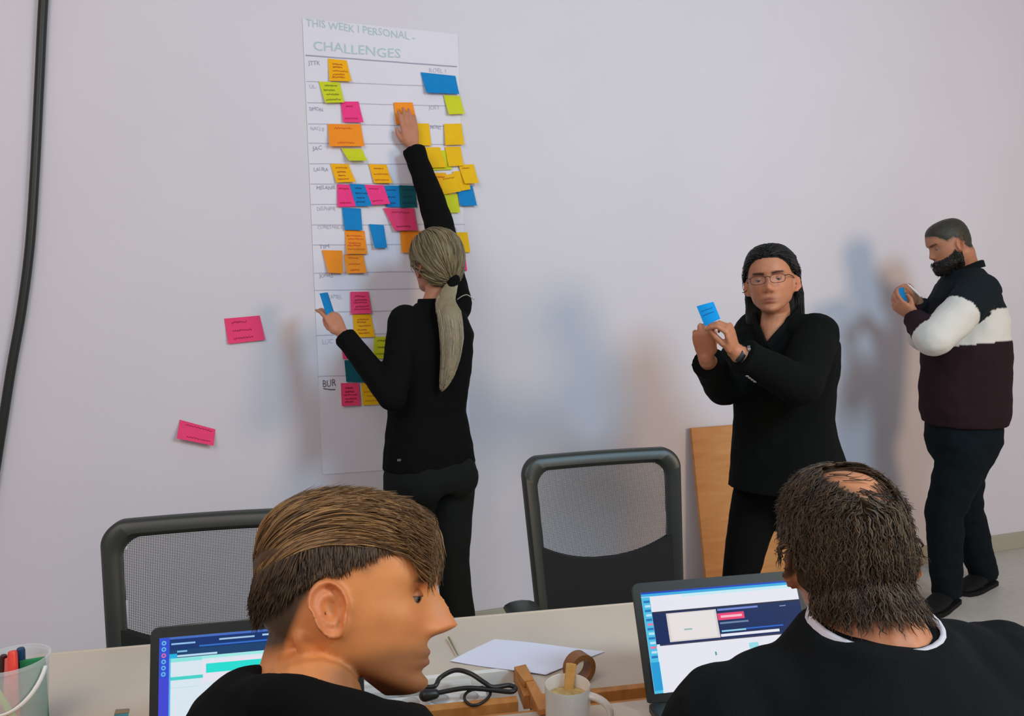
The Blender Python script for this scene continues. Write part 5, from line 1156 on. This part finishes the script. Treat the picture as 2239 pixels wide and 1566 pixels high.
# ================================================================== young man turned to the side
def build_young():
    fh = V(cos(radians(7)), sin(radians(7)), -.10).normalized(); Rh = frame(fh, radians(-21))
    ear = P(722, 1334, .83); k = 1.0
    Sc = Matrix.Diagonal((1.0, 1.08, .92))
    hc = ear - (Rh @ Sc) @ V(.076, -.014, -.018); M = (Rh @ Sc).to_4x4(); M.translation = hc
    bdir = V(.30, .95, 0).normalized(); brg = bdir.cross(V(0, 0, 1))
    nb = P(672, 1600, .80)
    che = nb + V(-.02, -.02, -.20); wai = nb + V(-.04, -.03, -.40); pel = nb + V(-.05, -.03, -.52)
    shL, shR = nb - brg * .165 + V(0, 0, -.125), nb + brg * .180 + V(0, .0, -.085)
    elL = shL + V(-.08, .06, -.26); elR = shR + V(.07, .04, -.26); wrL = V(-.50, 1.00, TZ + .045); wrR = V(-.22, 1.05, TZ + .045)
    hipL, hipR = pel - brg * .09, pel + brg * .09
    knL, knR = hipL + bdir * .42 + V(0, 0, -.02), hipR + bdir * .42 + V(0, 0, -.02)
    anL, anR = V(knL.x, knL.y - .03, .08), V(knR.x, knR.y - .03, .08)
    e = empty('person', V(pel.x, pel.y, 0), 'young person with swept brown hair and shaved sides, face in profile', 'person')
    g = Geo(); g.add(head_geo(dict(nose=1.34, hump=.003, nose_w=1.25, chin=.001, ear=1.08, ear_out=.004, lips=1.15)), M)
    nk = M @ V(.0, -.030, -.055); g.tube([nk, M @ V(0, -.038, -.10), nk.lerp(nb, .75), nb, nb - V(0, 0, .06)], [.054, .054, .056, .062, .085], n=20)
    # neck muscles
    g.tube([M @ V(.058, -.040, -.050), M @ V(.050, -.02, -.10), nb + brg * .03 + bdir * .05], [.010, .010, .010], n=10)
    torso_rings(g, [(pel - V(0, 0, .05), brg, bdir, .15, .11), (pel, brg, bdir, .15, .11), (wai, brg, bdir, .135, .095), (che, brg, bdir, .16, .10), (che.lerp(nb, .65), brg, bdir, .165, .075), (nb - V(0, 0, .02), brg, bdir, .07, .06)])
    arm(g, shL, elL, wrL); arm(g, shR, elR, wrR)
    for w, s in ((wrL, 1), (wrR, -1)):
        hand(g, w, V(.05 * s, 1, -.12), V(0, 0, 1), s, [(.25, .35, .2)] * 4, ((.038, .040, -.010), (.048, .062, -.014), (.048, .080, -.016)))
    legs_body(g, (hipL, hipR), (knL, knR), (anL, anR), (bdir, bdir))
    me = remesh(g, .0027, 3); bvh_of(me)
    def hl(y): return np.interp(y, [-.12, -.06, -.045, -.025, -.004, .02, .035, .06, .09], [-.085, -.07, -.03, .012, .020, .008, .034, .056, .072])
    def top(y): return np.interp(y, [-.12, -.08, -.03, .02, .06, .1], [-.005, .025, .050, .056, .058, .064])
    def crop(x, y, z):
        d = z - hl(y); back = sstep(-.015, -.065, y)
        return np.clip(sstep(.0, .045, d) * .80 + back * sstep(-.012, .02, d) * .85, 0, .97)
    skin_col(me, M, (.64, .24, .075), dict(brow_a=.85, brow=(.06, .03, .018), stub_a=.7, stub=(.17, .075, .035), lip=(.52, .14, .10), red=(.62, .17, .08), crop=crop, cropc=(.055, .035, .018)))
    for s in (1, -1): eye(e, M, s, iris=(.02, .012, .01), gaze=(.45, .9, -.25))
    for s in (1, -1):
        g = Geo(); rows = []
        for i in range(7):
            a = radians(2 + i * 14); rows.append([M @ V(s * .031 + .0126 * cos(b), .0655 + .0128 * sin(b) * cos(a), -.0005 + .0128 * sin(b) * sin(a)) for b in [radians(5 + 170 * k / 12) for k in range(13)]])
        g.grid(rows, False); g.c = [(.035, .018, .012) if i == 0 else (.40, .14, .06) if i == 1 else (.54, .195, .07) for i in range(7) for _ in range(13)]; mk('eyelid', g, skin_m, e, smooth=True, recalc=False)
    rng = random.Random(31)
    brown = [(.20, .105, .038), (.13, .065, .024), (.30, .165, .062), (.075, .040, .016)]
    cap = hair_cap(me, M, lambda x, y, z: np.where(z > top(y), .006 * np.clip((z - top(y)) / .018, .12, 1), 0), 'hair', e, (.075, .04, .017), nz=.2, nsc=30)
    def flow(p, t, p0):
        if p.y > .082: return V(.35, .10, -1.0)
        if p.y > .055: return V(.40, .8, -.55)
        return V(float(np.interp(p.x, [-.05, .03, .07], [.25, .2, .0])), 1.0, float(np.interp(p.y, [-.1, -.04, .02, .055], [.9, .35, -.05, -.25])))
    roots = pick_roots(me, M, lambda x, y, z: z > top(y) + .002, 4200, rng)
    g = hair_strands(me, M, roots, flow, lambda p: float(np.clip(.055 + .62 * (.075 - (M.inverted() @ p).y), .045, .10)), lambda t, p: (.0055 + .006 * sin(pi * t)) * float(np.clip(((M.inverted() @ p).z - float(top((M.inverted() @ p).y))) / .035, .3, 1)), .0010, brown, nseg=10, rng=rng, jit=.20)
    mk('hair_strands', g, hair_m, cap, smooth=True, recalc=False)['kind'] = 'stuff'
    roots = pick_roots(me, M, lambda x, y, z: (z > hl(y) + .012) & (z < top(y) + .01) & (y < -.035 + 1.7 * (z - .02)), 3200, rng)
    g = hair_strands(me, M, roots, lambda p, t, p0: V(0, .12, -1) if p.y > -.05 else V(0, -.2, -1), lambda p: .020 if (M.inverted() @ p).y > -.05 else .03, lambda t, p: .0016 + .004 * t * (1 if (M.inverted() @ p).y < -.04 else .35), .0011, [(.05, .03, .014), (.08, .045, .02), (.035, .02, .01)], nseg=4, rng=rng, jit=.3)
    mk('short_hair', g, hair_m, cap, smooth=True, recalc=False)['kind'] = 'stuff'
    put('body', me, skin_m, e)
    # dark hooded top
    g = Geo()
    torso_rings(g, [(pel - V(0, 0, .03), brg, bdir, .185, .14), (wai, brg, bdir, .18, .135), (che, brg, bdir, .20, .14), (che.lerp(nb, .5), brg, bdir, .205, .125), (che.lerp(nb, .82), brg, bdir, .16, .105), (nb + V(0, 0, -.008), brg, bdir, .092, .080)], p=2.4)
    sleeve(g, shL, elL, wrL, (.088, .078, .068, .060, .045), .95); sleeve(g, shR, elR, wrR, (.085, .075, .066, .058, .045), .95)
    g.ell(shL.lerp(nb, .5) + V(0, 0, .0), (.08, .08, .050)); g.ell(shR.lerp(nb, .42) + V(0, 0, -.006), (.10, .085, .050))
    hood = [nb - brg * .085 + bdir * .03 + V(0, 0, .015), nb - brg * .075 - bdir * .05 + V(0, 0, .020), nb - bdir * .080 + V(0, 0, .008), nb + brg * .07 - bdir * .05 + V(0, 0, .004), nb + brg * .10 + bdir * .03 + V(0, 0, -.02), nb + brg * .07 + bdir * .11 + V(0, 0, -.06)]
    g.tube(smooth_path(hood, 4), [.032] * 21, n=14)
    col_ = smooth_path([P(500, 1560, .93), P(512, 1538, .87), P(550, 1533, .79), P(630, 1538, .740), P(725, 1556, .725), P(820, 1582, .745), P(893, 1592, .81), P(900, 1590, .88)], 4)
    g.tube(col_, [.026] * len(col_), n=14)
    put('hooded_top', remesh(g, .006, 5, wrinkle=.005, wscale=12), black_cloth, e)
    g = Geo(); q = smooth_path([P(872, 1560, .86), P(880, 1553, .862), P(897, 1548, .865), (P(922, 1556, .865)), P(926, 1572, .86)], 5); g.tube(q, [.006] * len(q), n=8); mk('drawstring', g, black_cloth, e, smooth=True)
    g = Geo(); torso_rings(g, [(pel - V(0, 0, .07), brg, bdir, .165, .13), (pel, brg, bdir, .165, .13), (pel + V(0, 0, .08), brg, bdir, .15, .115)])
    for h, k_, a in ((hipL, knL, anL), (hipR, knR, anR)):
        a2 = V(a.x, a.y, .07); g.tube([h, h.lerp(k_, .5), k_], [.095, .085, .068], n=16); g.tube([k_, k_.lerp(a2, .5), a2], [.068, .062, .058], n=16, round1=False)
    put('trousers', remesh(g, .009, 4, wrinkle=.003, wscale=10), black_cloth, e)
    shoe('shoe', anL, bdir, shoe_m, e); shoe('shoe', anR, bdir, shoe_m, e)
build_young()

# ================================================================== balding man from behind
def build_balding():
    fh = V(.10, .95, -.22).normalized(); Rh = frame(fh, radians(-3)); hc = P(1846, 1210, 1.03); M = (Rh @ Matrix.Diagonal((.90, .90, .92))).to_4x4(); M.translation = hc
    bdir = V(-.14, .99, 0).normalized(); brg = bdir.cross(V(0, 0, 1))
    nb = P(1912, 1388, .97)
    che = nb + V(.01, -.05, -.22); wai = nb + V(.02, -.07, -.38); pel = nb + V(.02, -.08, -.52)
    shL, shR = nb - brg * .180 + V(0, .01, -.125), nb + brg * .185 + V(0, .01, -.095)
    elL = shL + V(-.05, .10, -.24); elR = shR + V(.05, .10, -.24); wrL = V(.30, 1.06, TZ + .05); wrR = V(.47, 1.09, TZ + .05)
    hipL, hipR = pel - brg * .09, pel + brg * .09
    knL, knR = hipL + bdir * .42 + V(0, 0, -.02), hipR + bdir * .42 + V(0, 0, -.02)
    anL, anR = V(knL.x, knL.y - .03, .08), V(knR.x, knR.y - .03, .08)
    e = empty('person', V(pel.x, pel.y, 0), 'balding person in a dark sweater seen from behind at a laptop', 'person')
    g = Geo(); g.add(head_geo(dict(ear=1.0, ear_out=.004)), M)
    nk = M @ V(0, -.035, -.06); g.tube([nk, nk.lerp(nb, .55), nb, nb - V(0, 0, .05)], [.058, .058, .066, .085], n=18)
    torso_rings(g, [(pel - V(0, 0, .05), brg, bdir, .16, .12), (pel, brg, bdir, .16, .12), (wai, brg, bdir, .15, .11), (che, brg, bdir, .17, .11), (che.lerp(nb, .65), brg, bdir, .17, .08), (nb - V(0, 0, .02), brg, bdir, .07, .06)])
    arm(g, shL, elL, wrL); arm(g, shR, elR, wrR)
    for w, s in ((wrL, 1), (wrR, -1)):
        hand(g, w, V(.08 * s - .03, 1, -.14), V(0, 0, 1), s, [(.3, .4, .2)] * 4, ((.038, .040, -.010), (.048, .062, -.014), (.048, .080, -.016)))
    legs_body(g, (hipL, hipR), (knL, knR), (anL, anR), (bdir, bdir))
    me = remesh(g, .0038, 4); bvh_of(me)
    def hl(y): return np.interp(y, [-.11, -.06, -.03, -.005, .03, .06, .09], [-.066, -.064, -.045, .012, .015, .045, .068])
    def bald(x, y, z): return np.sqrt(((x - .014) / .040) ** 2 + ((y + .046) / .040) ** 2) + (z < .045) * 9
    skin_col(me, M, (.54, .215, .10), dict(crop=lambda x, y, z: .85 * sstep(0, .01, z - hl(y)) * sstep(.75, 1.25, bald(x, y, z)), cropc=(.045, .026, .013)))
    for s in (1, -1): eye(e, M, s)
    cap = hair_cap(me, M, lambda x, y, z: np.where((z > hl(y)) & (bald(x, y, z) > 1.0), .009 * np.clip((z - hl(y)) / .012, .1, 1) * np.clip((bald(x, y, z) - 1.0) / .5, .06, 1), 0), 'hair', e, (.050, .031, .017), mat('hair_matte', (.1, .1, .1), .95, attr=True, spec=.05), nz=.25, nsc=55)
    rng = random.Random(41)
    cols = [(.045, .027, .014), (.070, .042, .021), (.030, .018, .010), (.095, .060, .031)]
    def flow(p, t, p0):
        s = 1 if p.x > 0 else -1
        if p.z > .06: return V(s * .8, -.25, -.5)
        return V(s * .12, -.10, -1)
    roots = pick_roots(me, M, lambda x, y, z: (z > hl(y) + .003) & (bald(x, y, z) > 1.02) & ((y < .0) | (z > .05)) & ~((np.abs(x) > .055) & (y > -.055) & (z < .012)), 5200, rng)
    g = hair_strands(me, M, roots, flow, lambda p: .040, lambda t, p: .0095 + .002 * t, .0010, cols, nseg=7, rng=rng, jit=.35, curl=.55)
    mk('hair_strands', g, hair_m, cap, smooth=True, recalc=False)['kind'] = 'stuff'
    roots = pick_roots(me, M, lambda x, y, z: (z > .05) & (bald(x, y, z) < 1.02) & (bald(x, y, z) > .6), 40, rng)
    g = hair_strands(me, M, roots, lambda p, t, p0: V(.6, -.5, 0), lambda p: .04, lambda t, p: .002 + .004 * t, .0007, cols, nseg=5, rng=rng, jit=.4)
    mk('thin_hair', g, hair_m, cap, smooth=True, recalc=False)['kind'] = 'stuff'
    put('body', me, skin_m, e)
    # sweater and pale shirt collar
    g = Geo()
    torso_rings(g, [(pel - V(0, 0, .03), brg, bdir, .195, .155), (wai, brg, bdir, .20, .15), (che, brg, bdir, .215, .15), (che.lerp(nb, .45), brg, bdir, .205, .13), (che.lerp(nb, .78), brg, bdir, .145, .105), (nb + V(0, 0, .012), brg, bdir, .088, .080)], p=2.4)
    sleeve(g, shL, elL, wrL, (.092, .082, .072, .062, .046), .95); sleeve(g, shR, elR, wrR, (.092, .082, .072, .062, .046), .95)
    g.ell(shL.lerp(nb, .42), (.095, .085, .055)); g.ell(shR.lerp(nb, .42) + V(0, 0, .0), (.095, .085, .058))
    put('sweater', remesh(g, .006, 5, wrinkle=.005, wscale=11), navy_knit, e)
    g = Geo(); rows = [[nb + brg * w * cos(a) + bdir * w * .92 * sin(a) + V(0, 0, z + .010 * sin(a)) for a in [2 * pi * k / 28 for k in range(28)]] for w, z in ((.086, .0), (.080, .020), (.075, .022), (.072, .0))]
    rows.append(rows[0]); g.loft(rows, False, False); mk('shirt_collar', g, mat('pale_shirt', (.62, .58, .62), .8), e, smooth=True)
    g = Geo(); torso_rings(g, [(pel - V(0, 0, .07), brg, bdir, .17, .135), (pel, brg, bdir, .17, .135), (pel + V(0, 0, .08), brg, bdir, .155, .12)])
    for h, k_, a in ((hipL, knL, anL), (hipR, knR, anR)):
        a2 = V(a.x, a.y, .07); g.tube([h, h.lerp(k_, .5), k_], [.095, .085, .068], n=16); g.tube([k_, k_.lerp(a2, .5), a2], [.068, .062, .058], n=16, round1=False)
    put('trousers', remesh(g, .009, 4, wrinkle=.003, wscale=10), dark_jean, e)
    shoe('shoe', anL, bdir, shoe_m, e); shoe('shoe', anR, bdir, shoe_m, e)
build_balding()
